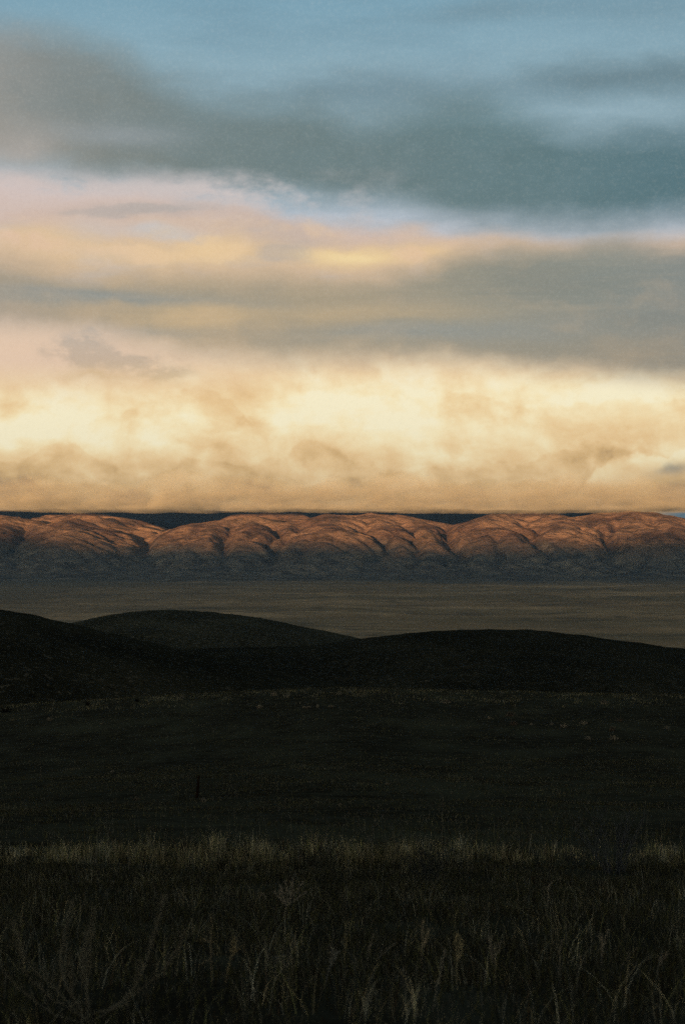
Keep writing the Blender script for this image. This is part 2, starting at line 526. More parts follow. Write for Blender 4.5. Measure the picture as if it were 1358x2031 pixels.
mat_mountain, bs = new_mat('mountain_slopes')
n1 = noise(coords(420, 420, 300, 2.0), 7, 0.62, 1.0, 0.5)
n2 = noise(coords(90, 110, 45, 5.0), 7, 0.7)
n3 = noise(coords(1300, 1300, 900, 9.0), 4, 0.5)
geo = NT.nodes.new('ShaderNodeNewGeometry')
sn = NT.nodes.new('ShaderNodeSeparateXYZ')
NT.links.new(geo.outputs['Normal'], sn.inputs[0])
col = mixc(step(0.38, 0.62, n1), (0.165, 0.11, 0.077), (0.41, 0.28, 0.175))
col = mixc(step(0.45, 0.62, n3) * 0.5, col, (0.24, 0.165, 0.12))
col = mixc(step(0.47, 0.60, n2) * 0.7, col, (0.085, 0.07, 0.05))
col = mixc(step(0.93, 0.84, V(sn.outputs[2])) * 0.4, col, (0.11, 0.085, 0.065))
# slate shade of the lower slopes put into their colour, by height
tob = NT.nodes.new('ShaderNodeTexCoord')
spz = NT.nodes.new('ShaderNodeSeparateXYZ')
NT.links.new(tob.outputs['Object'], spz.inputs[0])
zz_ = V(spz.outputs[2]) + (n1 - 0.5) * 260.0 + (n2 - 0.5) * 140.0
slope_shade = mixc(step(0.40, 0.62, n2), (0.10, 0.122, 0.122), (0.29, 0.295, 0.25))
col = mixc(step(70.0, -60.0, zz_) * 0.85, col, slope_shade)
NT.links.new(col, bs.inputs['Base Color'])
bump(bs, n2 * 30.0 + n1 * 36.0, 0.9, 1.0)

mat_far, bs = new_mat('shaded_ridge')  # dark blue base colour stands in for cloud shade on this ridge
n1 = noise(coords(300, 300, 200, 2.0), 6, 0.6)
col = mixc(step(0.4, 0.65, n1), (0.004, 0.012, 0.022), (0.010, 0.020, 0.032))
NT.links.new(col, bs.inputs['Base Color'])


# ------------------------------------------------------------------ ground: near slope, hollow, valley floor
PD = np.array([0, 4, 9, 15, 22, 33, 38, 42, 60, 110, 160, 220, 270, 300, 330, 380, 450, 600, 1000, 1800, 2600, 1e6])
PZ = np.array([-1.62, -1.72, -2.14, -3.03, -3.9, -5.35, -5.95, -6.4, -8.3, -13.6, -17.4, -20.3, -21.6, -21.85, -22.9, -30, -45, -72, -95, -140, -150, -150])
CX = np.array([-900, 0, 150, 300, 400, 540, 680, 900, 1358, 2200])
CY = np.array([1425, 1404, 1396, 1387, 1382, 1375, 1370, 1376, 1381, 1385])


def ground_z(x, y):
    x = np.asarray(x, float); y = np.asarray(y, float)
    d = np.hypot(x, y)
    X = HX + F * np.arctan2(x, np.maximum(y, 1e-3)) * 1.005
    z = np.interp(d, PD, PZ)
    # round the profile corners off
    z = 0.25 * (z * 2 + np.interp(d * 0.94, PD, PZ) + np.interp(d * 1.06, PD, PZ))
    crest = -(np.interp(X, CX, CY) - HY) / F * 300.0 + 21.85
    w = sstep(60, 270, d) * (1 - sstep(330, 700, d)) * (y > 0)
    z = z + crest * w
    fadein = sstep(2, 12, d) * (1 - sstep(500, 1500, d))
    z = z + fadein * (0.07 * fbm(x / 3.1, y / 3.1, 4, 0.55, 5) + 0.16 * fbm(x / 22, y / 22, 3, 0.5, 8) * sstep(15, 60, d))
    z = z + 0.12 * perlin(x / 9.0, d / 1.2, 17) * sstep(28, 34, d) * (1 - sstep(48, 60, d))
    z = z + (5.0 * fbm(x / 900, y / 700, 4, 0.5, 21) + 5.0 * (ridged(x / 650, y / 420, 4, 0.55, 27) - 0.8)) * sstep(2200, 4500, d)
    return z


na_in, na_out = 420, 90
th = np.concatenate([np.linspace(R(-15), R(15), na_in, endpoint=False), np.linspace(R(15), R(345), na_out, endpoint=False)])
rr = np.concatenate([np.geomspace(2.0, 420, 330, endpoint=False), np.geomspace(420, 30000, 150)])
TH, RR = np.meshgrid(th, rr)
gx, gy = RR * np.sin(TH), RR * np.cos(TH)
gz = ground_z(gx, gy)
verts = np.stack([gx, gy, gz], -1).reshape(-1, 3)
nc = len(th)
centre = np.array([[0, 0, float(gz[0].mean())]])
fan = np.stack([np.full(nc, len(verts)), (np.arange(nc) + 1) % nc, np.arange(nc)], -1)
ground = mesh_object('ground', np.concatenate([verts, centre]), [grid_faces(len(rr), nc, True)[:, ::-1], fan[:, ::-1]], mat_ground, smooth=True)
ground['kind'] = 'structure'


def pyat(X, Y, d):
    """a point seen at picture coordinate X, Y from the camera at ground distance d"""
    return ((X - HX) / F * d, d, -(Y - HY) / F * d)


# ------------------------------------------------------------------ three dark hills
def hill(pts, D, wf, wb, foot, seed, X0, X1, mat, n=220):
    """ridge line pts [(X, Y)] seen at distance D; rounded slope in front (wf) and behind (wb)"""
    Xs = np.linspace(X0, X1, n)
    px = np.array([p[0] for p in pts]); py = np.array([p[1] for p in pts])
    Ys = np.interp(Xs, px, py)
    k = np.hanning(15); k /= k.sum()
    Ys = np.convolve(np.pad(Ys, 7, 'edge'), k, 'valid')
    zr = -(Ys - HY) / F * D
    t = np.concatenate([np.linspace(-1, 0, 60, endpoint=False), np.linspace(0, 1, 30)])
    Tt, Z = np.meshgrid(t, zr, indexing='ij')
    _, XX = np.meshgrid(t, (Xs - HX) / F, indexing='ij')
    d = D + np.where(Tt < 0, Tt * wf, Tt * wb)
    x = XX * d
    shape = np.cos(np.clip(np.abs(Tt), 0, 1) * np.pi / 2) ** 1.15
    z = foot + (Z - foot) * shape
    z = z + 2.2 * fbm(x / 150, d / 150, 4, 0.5, seed) * (np.abs(Tt) > 0.06) * sstep(0.06, 0.3, np.abs(Tt)) + 0.45 * fbm(x / 14, d / 18, 4, 0.6, seed + 5)
    o = mesh_object('hill', np.stack([x, d, z], -1).reshape(-1, 3), [grid_faces(len(t), n)], mat, smooth=True)
    o['kind'] = 'structure'
    return o


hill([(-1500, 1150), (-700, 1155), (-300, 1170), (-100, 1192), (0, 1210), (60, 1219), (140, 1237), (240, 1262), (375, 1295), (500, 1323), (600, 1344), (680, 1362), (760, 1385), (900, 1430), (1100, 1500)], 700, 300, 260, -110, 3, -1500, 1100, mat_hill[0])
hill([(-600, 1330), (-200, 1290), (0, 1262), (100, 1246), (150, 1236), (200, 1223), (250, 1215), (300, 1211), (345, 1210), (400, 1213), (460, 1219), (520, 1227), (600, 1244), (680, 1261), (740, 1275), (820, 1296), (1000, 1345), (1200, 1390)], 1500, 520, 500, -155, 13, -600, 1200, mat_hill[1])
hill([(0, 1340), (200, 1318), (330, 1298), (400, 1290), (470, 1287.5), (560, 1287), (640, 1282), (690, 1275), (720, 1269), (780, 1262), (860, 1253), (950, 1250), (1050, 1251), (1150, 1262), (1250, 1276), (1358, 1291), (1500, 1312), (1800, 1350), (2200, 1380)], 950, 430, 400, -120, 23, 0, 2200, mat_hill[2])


# ------------------------------------------------------------------ mountain range with domed spurs
def erode(h, cell, n_drops, steps, seed, strength):
    g_ = np.random.default_rng(seed)
    ny, nx = h.shape
    h = h.copy()
    for batch in range(6):
        n = n_drops // 6
        x = g_.uniform(2, nx - 3, n); y = g_.uniform(2, ny - 3, n)
        vx = np.zeros(n); vy = np.zeros(n); sed = np.zeros(n); water = np.ones(n); sp_ = np.ones(n)
        for s_ in range(steps):
            xi = x.astype(int); yi = y.astype(int); fx = x - xi; fy = y - yi
            h00 = h[yi, xi]; h10 = h[yi, xi + 1]; h01 = h[yi + 1, xi]; h11 = h[yi + 1, xi + 1]
            gx_ = ((h10 - h00) * (1 - fy) + (h11 - h01) * fy) / cell
            gy_ = ((h01 - h00) * (1 - fx) + (h11 - h10) * fx) / cell
            hh_ = h00 * (1 - fx) * (1 - fy) + h10 * fx * (1 - fy) + h01 * (1 - fx) * fy + h11 * fx * fy
            vx = vx * 0.25 - gx_ * 0.75; vy = vy * 0.25 - gy_ * 0.75
            L = np.hypot(vx, vy) + 1e-9
            ux, uy = vx / L, vy / L
            x2 = np.clip(x + ux, 1, nx - 3); y2 = np.clip(y + uy, 1, ny - 3)
            xj = x2.astype(int); yj = y2.astype(int); gx2 = x2 - xj; gy2 = y2 - yj
            hn = h[yj, xj] * (1 - gx2) * (1 - gy2) + h[yj, xj + 1] * gx2 * (1 - gy2) + h[yj + 1, xj] * (1 - gx2) * gy2 + h[yj + 1, xj + 1] * gx2 * gy2
            dh = hn - hh_
            cap = np.maximum(-dh, 0.02) * sp_ * water * 3.0
            dep = np.where(dh > 0, np.minimum(dh, sed), (sed - cap) * 0.3)
            dep = np.where(sed > cap, dep, np.where(dh > 0, dep, -np.minimum((cap - sed) * strength, -dh * 0.6)))
            acc_ = np.zeros(h.size)
            for ax, ay, w in ((xi, yi, (1 - fx) * (1 - fy)), (xi + 1, yi, fx * (1 - fy)), (xi, yi + 1, (1 - fx) * fy), (xi + 1, yi + 1, fx * fy)):
                acc_ += np.bincount(ay * nx + ax, dep * w, h.size)
            h += np.clip(acc_, -0.5, 0.35).reshape(h.shape)
            sed = np.clip(sed - dep, 0, 8)
            sp_ = np.clip(np.sqrt(np.maximum(sp_ * sp_ - dh * 0.4, 0.05)), 0.2, 4)
            water *= 0.985
            x, y = x2, y2
    return h


def resize(a, ny, nx):
    yy = np.linspace(0, a.shape[0] - 1.001, ny); xx = np.linspace(0, a.shape[1] - 1.001, nx)
    yi = yy.astype(int)[:, None]; xi = xx.astype(int)[None]
    fy = yy[:, None] - yi; fx = xx[None] - xi
    return a[yi, xi] * (1 - fx) * (1 - fy) + a[yi, xi + 1] * fx * (1 - fy) + a[yi + 1, xi] * (1 - fx) * fy + a[yi + 1, xi + 1] * fx * fy


def blur(a, n=1):
    for _ in range(n):
        p = np.pad(a, 1, 'edge')
        a = (p[:-2, 1:-1] + p[2:, 1:-1] + p[1:-1, :-2] + p[1:-1, 2:] + 4 * a) / 8
    return a


MX, MY0, MY1 = 3400.0, 9700.0, 13900.0
# crest lines and spurs, each a chain of (X, Y) seen in the picture; lower points lie nearer
CHAINS = [
    ([(-620, 1030), (-500, 1018), (-380, 1020), (-300, 1040)], 12500, .42), ([(-320, 1040), (-220, 1020), (-120, 1024), (-60, 1045)], 12300, .42),
    ([(-500, 1018), (-520, 1060), (-480, 1110)], 12300, .42), ([(-220, 1020), (-200, 1060), (-240, 1110)], 12300, .42), ([(-120, 1024), (-110, 1070), (-80, 1115)], 12300, .42),
    ([(-60, 1036), (0, 1022), (40, 1026), (85, 1046)], 12700, .40), ([(0, 1024), (15, 1060), (-15, 1100)], 12500, .42), ([(40, 1028), (62, 1060), (48, 1105)], 12500, .42),
    ([(85, 1050), (120, 1034), (150, 1023), (190, 1023), (235, 1040), (275, 1056), (318, 1066)], 12250, .40),
    ([(150, 1026), (190, 1046), (235, 1060), (282, 1074), (300, 1100)], 12050, .46), ([(150, 1030), (138, 1062), (108, 1098)], 12100, .44), ([(120, 1036), (92, 1066), (76, 1100)], 12100, .44),
    ([(190, 1046), (186, 1074), (168, 1104)], 11900, .46), ([(235, 1060), (228, 1084), (238, 1112)], 11800, .46),
    ([(178, 1016), (222, 1026), (265, 1042), (322, 1061)], 12900, .45), ([(100, 1020), (178, 1016)], 13000, .45),
    ([(330, 1064), (362, 1044), (392, 1038), (430, 1034), (470, 1028), (500, 1024)], 12250, .42), ([(362, 1046), (350, 1070), (372, 1106)], 12000, .46),
    ([(430, 1036), (418, 1068), (440, 1106)], 12050, .46), ([(392, 1040), (388, 1072), (400, 1100)], 12000, .46), ([(480, 1028), (505, 1050), (480, 1080), (462, 1112)], 12200, .44), ([(500, 1024), (545, 1036), (530, 1066)], 12400, .44),
    ([(480, 1020), (530, 1017), (590, 1018)], 13000, .40),
    ([(535, 1060), (570, 1044), (605, 1031), (650, 1020), (685, 1024), (712, 1044), (735, 1068), (752, 1098)], 12200, .42),
    ([(650, 1022), (655, 1050), (628, 1080), (618, 1110)], 12050, .44), ([(605, 1033), (582, 1062), (590, 1096)], 12050, .44), ([(655, 1050), (682, 1074), (690, 1108)], 11950, .46), ([(570, 1046), (545, 1076), (532, 1106)], 12000, .44),
    ([(690, 1022), (715, 1024), (748, 1018), (800, 1022), (835, 1038), (858, 1050), (880, 1068)], 12450, .44),
    ([(748, 1020), (768, 1046), (800, 1064), (845, 1092)], 12300, .46), ([(800, 1024), (830, 1054), (868, 1082)], 12300, .46), ([(720, 1026), (750, 1056), (782, 1082), (800, 1110)], 12250, .46),
    ([(858, 1082), (882, 1060), (915, 1040), (950, 1030), (982, 1020), (1008, 1022), (1036, 1044)], 12250, .44),
    ([(982, 1022), (1004, 1050), (1044, 1074), (1080, 1100)], 12150, .44), ([(915, 1042), (912, 1068), (892, 1102)], 12050, .46), ([(950, 1032), (964, 1062), (950, 1098)], 12050, .46), ([(1004, 1050), (998, 1080), (1010, 1108)], 11900, .46),
    ([(1000, 1018), (1060, 1015), (1100, 1018)], 13000, .42),
    ([(1036, 1056), (1068, 1036), (1112, 1027), (1150, 1034), (1185, 1052), (1200, 1078)], 12150, .44),
    ([(1112, 1030), (1106, 1058), (1084, 1090)], 12000, .46), ([(1068, 1038), (1050, 1066), (1042, 1100)], 12000, .46), ([(1150, 1036), (1150, 1066), (1128, 1104)], 12000, .46),
    ([(1090, 1022), (1150, 1026), (1190, 1017), (1240, 1013), (1290, 1016), (1330, 1024), (1370, 1030), (1460, 1022)], 12550, .42),
    ([(1190, 1019), (1215, 1046), (1245, 1068), (1230, 1104)], 12400, .44), ([(1240, 1016), (1270, 1046), (1300, 1072), (1290, 1106)], 12400, .44), ([(1290, 1018), (1325, 1046), (1330, 1080), (1350, 1108)], 12400, .44), ([(1370, 1032), (1380, 1070), (1400, 1108)], 12300, .44),
    ([(1460, 1022), (1560, 1028), (1680, 1018), (1800, 1024), (1950, 1020)], 12500, .42), ([(1460, 1022), (1480, 1060), (1460, 1110)], 12400, .42), ([(1560, 1028), (1590, 1070), (1600, 1110)], 12400, .42), ([(1680, 1018), (1670, 1060), (1700, 1110)], 12400, .42), ([(1800, 1024), (1820, 1070), (1800, 1110)], 12400, .42)]
g_ = np.random.default_rng(402)
for k in range(80):      # small spurs of the lower slopes
    X_ = -640 + 2560 * (k + g_.uniform(0, 1)) / 80
    Y_ = g_.uniform(1086, 1104)
    CHAINS.append(([(X_, Y_), (X_ + g_.uniform(-22, 22), Y_ + g_.uniform(14, 24)), (X_ + g_.uniform(-34, 34), Y_ + g_.uniform(30, 44))], None, .40))
ny, nx = 350, 500
ys = np.linspace(MY0, MY1, ny); xs = np.linspace(-MX, MX, nx)
XG, YG = np.meshgrid(xs, ys)
warpx = 60 * fbm(XG / 420, YG / 420, 3, 0.5, 51); warpy = 90 * fbm(XG / 500 + 9, YG / 500, 3, 0.5, 61)
acc = np.zeros_like(XG)
POW = 8.0
for pts, dcrest, sl_ in CHAINS:
    spur = (pts[-1][1] - pts[0][1] > 30) and len(pts) <= 4
    sl_ = sl_ * ((0.68 if dcrest else 0.85) if spur else 1.16)
    rw_ = 80.0 if spur and dcrest else 32.0
    P3 = []
    for i, (X_, Y_) in enumerate(pts):
        d_ = (dcrest - 22.0 * max(0, Y_ - pts[0][1] if len(pts) < 5 and pts[0][1] < pts[-1][1] - 25 else 0)) if dcrest else 11350 - 19.0 * (Y_ - 1090)
        P3.append(((X_ - HX) / F * d_, d_, 150 + (HY - Y_) / F * d_))
    for (x0, y0, h0), (x1, y1, h1) in zip(P3[:-1], P3[1:]):
        ex, ey = x1 - x0, y1 - y0
        qx, qy = XG + warpx - x0, YG + warpy - y0
        t_ = np.clip((qx * ex + qy * ey) / (ex * ex + ey * ey), 0, 1)
        dd_ = np.hypot(qx - t_ * ex, qy - t_ * ey)
        acc += np.exp((h0 + (h1 - h0) * t_ - sl_ * 0.92 * (np.sqrt(dd_ ** 2 + rw_ ** 2) - rw_)) / POW)
H = POW * np.log(acc + np.exp(-20 / POW))
warpx *= 2; warpy *= 2
fanw = 420 * fbm(XG / 1500, YG * 0 + 3, 3, 0.55, 93) + 160 * fbm(XG / 380, YG / 600, 3, 0.55, 94)
apron = 150 * sstep(9950, 12000, YG + fanw) + 30 * fbm(XG / 420, YG / 420, 3, 0.5, 77) * sstep(10000, 11200, YG + fanw)
foothill = (ridged(XG / 620 + 3, YG / 800, 4, 0.5, 88) - 0.75) * 62 * sstep(10050, 11200, YG + fanw) * (1 - sstep(11700, 12300, YG))
H = np.maximum(H, 0) * sstep(10000, 11500, YG) * 1.0
H = 7 * np.log(np.exp(H / 7) + np.exp((apron * 0.8 + foothill) / 7) + 1e-9)
H0 = H.copy()
Hc = resize(H, 175, 250)
Hc = Hc + 8 * (ridged(resize(XG + warpx, 175, 250) / 520, resize(YG + warpy, 175, 250) / 700, 4, 0.55, 203) - 0.8) * sstep(60, 200, Hc) + 6 * fbm(resize(XG, 175, 250) / 130, resize(YG, 175, 250) / 130, 3, 0.55, 5)
Hc = erode(Hc, 2 * MX / 250, 60000, 46, 4, 0.35)
H = resize(Hc, ny, nx)
H = H + (ridged(XG / 150 + warpx / 300, YG / 210, 3, 0.55, 211) - 0.8) * 5 * sstep(40, 160, H) + 2.5 * fbm(XG / 60, YG / 60, 2, 0.5, 15)
H = erode(H, 2 * MX / nx, 60000, 40, 9, 0.25)
H = H * 0.5 + blur(H, 1) * 0.5
# keep the summits on their line
keep = sstep(250, 340, H0)
H = H * 0.55 + H0 * 0.45 + 3 * fbm(XG / 170, YG / 220, 4, 0.55, 19) * sstep(20, 120, H0)
H = H * (1 - 0.5 * keep) + H0 * 0.5 * keep
edge_fade = sstep(MY0, MY0 + 500, YG)
gzv = ground_z(XG, YG)
H = H * edge_fade
Zm = np.where(YG < 10050, gzv - 3 + (H - 2) * 0.3, -150 + H) * 1.0
Zm = gzv * (1 - sstep(9900, 10400, YG)) + (-150 + H) * sstep(9900, 10400, YG) + H * (1 - sstep(9900, 10400, YG)) - 4 * (1 - sstep(9750, 9950, YG))
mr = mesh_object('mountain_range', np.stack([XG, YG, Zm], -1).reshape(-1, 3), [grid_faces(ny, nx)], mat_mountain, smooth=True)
mr['kind'] = 'structure'

# far ridge seen through the gaps, under the cloud
xs = np.linspace(-5200, 5200, 520); ys = np.linspace(13600, 17200, 60)
XG, YG = np.meshgrid(xs, ys)
top = 150 + (HY - 1014.5) / F * 14800 + 14 * fbm(XG / 600, XG * 0, 4, 0.5, 33) - 70 * sstep(2150, 2450, XG) + 20
sh = 1 - np.abs((YG - 14800) / np.where(YG < 14800, 1200, 2400)) ** 1.5
H = top * np.clip(sh, 0, 1) + 40 * (ridged(XG / 700, YG / 900, 4, 0.5, 41) - 0.9) * sstep(0.02, 0.3, 1 - np.clip(sh, 0, 1))
fr = mesh_object('far_ridge', np.stack([XG, YG, -150 + H - 8], -1).reshape(-1, 3), [grid_faces(60, 520)], mat_far, smooth=True)
fr['kind'] = 'structure'

# the cloud bank resting on the range: a long soft lens of vapour that veils the summits
mat_cloud = bpy.data.materials.new('cloud_vapour')
mat_cloud.use_nodes = True
_n = mat_cloud.node_tree
_n.nodes.clear()
_o = _n.nodes.new('ShaderNodeOutputMaterial')
_v = _n.nodes.new('ShaderNodeVolumePrincipled')
_v.inputs['Color'].default_value = (0.99, 0.99, 0.70, 1)
_v.inputs['Density'].default_value = 0.0024
_v.inputs['Anisotropy'].default_value = 0.0
_n.links.new(_v.outputs[0], _o.inputs['Volume'])
uu = np.linspace(-4200, 4200, 700)
tt = np.concatenate([np.linspace(0, 0.12, 9), np.linspace(0.15, 1, 16)])
ring_t = np.concatenate([tt, tt[::-1][1:-1]])
ring_s = np.concatenate([-np.ones(len(tt)), np.ones(len(tt) - 2)])
UU, TT = np.meshgrid(uu, ring_t, indexing='ij')
SS = np.broadcast_to(ring_s, UU.shape)
yc = 12500 + 60 * np.sin(UU / 1500)
low = 232 + 6 * fbm(UU / 380, UU * 0, 4, 0.55, 301) + 8 * fbm(UU / 1500, UU * 0, 2, 0.5, 302)
tall = 230 + 70 * fbm(UU / 600, UU * 0 + 4, 4, 0.5, 303)
halfd = 520 * sstep(-0.02, 0.13, TT) * (1 - TT) ** 1.25 * np.clip(1 + 0.7 * fbm(UU / 330, TT * 2.5 + 3, 4, 0.55, 304), 0.25, 2)
endf = np.clip((4200 - np.abs(UU)) / 500, 0.001, 1) ** 0.5
cv = np.stack([UU, yc + SS * halfd * endf, low + tall * TT * endf + 3 * fbm(UU / 90, TT * 6, 3, 0.5, 306) * (TT > 0)], -1)
nr_ = len(ring_t)
lc = mesh_object('low_cloud', cv.reshape(-1, 3), [grid_faces(700, nr_, True)[:, ::-1]], mat_cloud, smooth=True)
_bm = __import__('bmesh').new()
_bm.from_mesh(lc.data)
__import__('bmesh').ops.holes_fill(_bm, edges=_bm.edges[:], sides=0)
__import__('bmesh').ops.recalc_face_normals(_bm, faces=_bm.faces[:])
_bm.to_mesh(lc.data)
_bm.free()
lc['kind'] = 'stuff'

# unseen range added behind the camera to shade the valley and lower slopes
az0 = R(SUN_AZ)
u = np.linspace(-16000, 16000, 260); v = np.linspace(-2600, 2600, 60)
U, Vv = np.meshgrid(u, v)
D0 = 9000.0
bx = math.sin(az0) * (D0 + Vv) + math.cos(az0) * U
by = math.cos(az0) * (D0 + Vv) - math.sin(az0) * U
def _u(X_):
    return (X_ - HX) / F * 12200 * math.cos(az0) - 12200 * math.sin(az0)


crest_h = 752 + 75 * sstep(_u(480), _u(60), U) + 55 * sstep(_u(1000), _u(1330), U) + 34 * fbm(U / 1500, U * 0, 4, 0.55, 71)  # crest raised to shade the left and right ends of the mountains
prof = np.clip(1 - np.abs(Vv / 2600) ** 1.3, 0, 1)
H = crest_h * prof + 90 * (ridged(U / 1400, Vv / 1600, 5, 0.5, 72) - 0.9) * sstep(0.05, 0.4, 1 - prof)
wr = mesh_object('shade_ridge', np.stack([bx, by, -150 + H - 5], -1).reshape(-1, 3), [grid_faces(60, 260)], mat_mountain, smooth=True)
wr['kind'] = 'structure'

# ------------------------------------------------------------------ haze in the air
HAZE_D = 1.8e-5
hz = bpy.data.materials.new('haze')
hz.use_nodes = True
hn = hz.node_tree
hn.nodes.clear()
ho = hn.nodes.new('ShaderNodeOutputMaterial')
pv = hn.nodes.new('ShaderNodeVolumePrincipled')
pv.inputs['Color'].default_value = (0.42, 0.70, 1.0, 1)
pv.inputs['Density'].default_value = HAZE_D
pv.inputs['Anisotropy'].default_value = 0.5
hn.links.new(pv.outputs[0], ho.inputs['Volume'])
bxs = np.array([[x, y, z] for x in (-31000, 31000) for y in (-31000, 31000) for z in (-175, 780)], float)
fcs = np.array([[0, 1, 3, 2], [4, 6, 7, 5], [0, 4, 5, 1], [2, 3, 7, 6], [0, 2, 6, 4], [1, 5, 7, 3]])
haze = mesh_object('haze', bxs, [fcs], hz)
haze['kind'] = 'stuff'

# ------------------------------------------------------------------ plant materials
def tint_mat(name, mul=1.0, trans=0.0):
    global NT
    mt, bs = new_mat(name)
    NT = mt.node_tree
    at = NT.nodes.new('ShaderNodeAttribute')
    at.attribute_name = 'tint'
    n = noise(coords(0.05, 0.05, 0.02), 3, 0.6)
    c_ = mixc(n * 0.7 + 0.0, at.outputs['Color'], (0.0, 0.0, 0.0))
    NT.links.new(c_, bs.inputs['Base Color'])
    return mt


mat_grass = tint_mat('dry_grass')
mat_stalk = tint_mat('weed_stalk')
mat_leaf = tint_mat('shrub_leaf')

STRAW = np.array([0.40, 0.39, 0.26])
OLIVE = np.array([0.19, 0.215, 0.10])
GREY = np.array([0.25, 0.28, 0.24])
BROWN = np.array([0.11, 0.085, 0.055])
DARK = np.array([0.045, 0.050, 0.036])


def ribbons(base, tip, bend, width, color, seg=3, tipw=0.1):
    """tapered curved ribbons; base, tip, bend (n,3); width (n,); color (n,3)"""
    n = len(base)
    a = rng.uniform(-0.9, 0.9, n)
    side = np.stack([np.cos(a), np.sin(a), np.zeros(n)], -1)
    V_, C_ = [], []
    for k in range(seg + 1):
        t = k / seg
        p = base * (1 - t) ** 2 + bend * 2 * t * (1 - t) + tip * t * t
        w = (width * (1 - t * (1 - tipw)))[:, None] * 0.5
        V_ += [p - side * w, p + side * w]
        C_ += [color, color]
    V_ = np.stack(V_, 1).reshape(-1, 3); C_ = np.stack(C_, 1).reshape(-1, 3)
    st = (np.arange(n) * (2 * (seg + 1)))[:, None]
    q = np.concatenate([st + np.array([[2 * k, 2 * k + 1, 2 * k + 3, 2 * k + 2]]) for k in range(seg)])
    return V_, q, C_


class Batch:
    def __init__(s): s.v, s.f, s.c, s.n = [], [], [], 0
    def add(s, V_, q, C_):
        s.v.append(V_); s.f.append(q + s.n); s.c.append(C_); s.n += len(V_)
    def build(s, name, mat, parent=None):
        q4 = [f for f in s.f if f.shape[1] == 4]; q3 = [f for f in s.f if f.shape[1] == 3]
        fs = ([np.concatenate(q4)] if q4 else []) + ([np.concatenate(q3)] if q3 else [])
        return mesh_object(name, np.concatenate(s.v), fs, mat, parent, colors=np.concatenate(s.c))


def scatter(n, d0, d1, half=0.2, power=1.0):
    d = d0 + (d1 - d0) * rng.uniform(0, 1, n) ** power
    # uniform over area: widths grow with distance
    k = rng.uniform(0, 1, n)
    d = np.sqrt(d0 ** 2 + (d1 ** 2 - d0 ** 2) * k) if power == 1.0 else d
    x = rng.uniform(-half, half, n) * d
    return x, d


def on_ground(x, y, sink=0.01):
    return np.stack([x, y, ground_z(x, y) - sink], -1)


def blades(b, x, y, h, lean, width, color, seg=2, tipw=0.15):
    n = len(x)
    base = on_ground(x, y)
    a = rng.uniform(0, 2 * np.pi, n)
    l = lean * h * rng.gamma(2.0, 0.45, n)
    off = np.stack([np.cos(a) * l, np.sin(a) * l, np.zeros(n)], -1)
    tip = base + off + np.stack([np.zeros(n), np.zeros(n), h], -1)
    bend = base + off * 0.15 + np.stack([np.zeros(n), np.zeros(n), h * rng.uniform(0.6, 1.15, n)], -1)
    b.add(*ribbons(base, tip, bend, width, color, seg, tipw))
    return base, tip, bend


def mixcol(n, cols, weights, jit=0.25):
    idx = rng.choice(len(cols), n, p=np.array(weights) / sum(weights))
    return np.array(cols)[idx] * (1 + rng.uniform(-jit, jit, (n, 1)))


# short grass over the near slope
b = Batch()
n = 150000
x, y = scatter(n, 5.5, 36)
patch = fbm(x / 1.6, y / 2.6, 4, 0.55, 101)
keepm = rng.uniform(-1.2, 0.5, n) < patch
x, y, patch = x[keepm], y[keepm], patch[keepm]
n = len(x)
h = rng.uniform(0.04, 0.15, n) * (0.8 + 0.5 * np.clip(patch, -0.5, 1))
blades(b, x, y, h, 0.7, rng.uniform(0.003, 0.007, n) * (0.6 + y / 30), mixcol(n, [DARK, OLIVE * 0.5, GREY * 0.5, BROWN * 0.5], [4, 3, 3, 1], 0.5))
# tufts across the field up to the crest
n = 170000
x, y = scatter(n, 34, 340, 0.21)
y = np.where(rng.uniform(0, 1, n) < 0.35, 34 + (y - 34) * 0.45, y)
x = rng.uniform(-0.21, 0.21, n) * y
patch = fbm(x / 9.0, y / 16.0, 5, 0.6, 111)
keepm = rng.uniform(-0.8, 0.8, n) < patch + 0.1
x, y, patch = x[keepm], y[keepm], patch[keepm]
n = len(x)
h = rng.uniform(0.05, 0.17, n) * (1 + 0.5 * sstep(280, 300, y))
pale = sstep(0.25, 0.7, fbm(x / 5.0, y / 9.0, 4, 0.6, 121))[:, None]
colr = mixcol(n, [DARK, OLIVE * 0.5, GREY * 0.45, BROWN * 0.6], [5, 3, 3, 1]) * (1 - pale * 0.8) + pale * 0.8 * mixcol(n, [GREY * 0.75, OLIVE * 0.8, STRAW * 0.5, DARK], [2, 1, 1, 2])
blades(b, x, y, h, 0.8, rng.uniform(0.01, 0.03, n) * (0.6 + y / 120), colr, 1, 0.3)
# pale fringe along the crest
n = 20000
x = rng.uniform(-0.21, 0.21, n); y = rng.uniform(272, 313, n); x = x * y
keepm = rng.uniform(0.05, 0.95, n) < fbm(x / 5.0, y / 14.0, 4, 0.65, 131) + 0.012 * (y - 298) + 0.15
x, y = x[keepm], y[keepm]; n = len(x)
blades(b, x, y, rng.uniform(0.12, 0.42, n), 0.5, rng.uniform(0.03, 0.07, n), mixcol(n, [GREY, STRAW * 0.7, OLIVE, DARK], [3, 2, 2, 2]), 1, 0.3)
o = b.build('grass', mat_grass); o['kind'] = 'stuff'

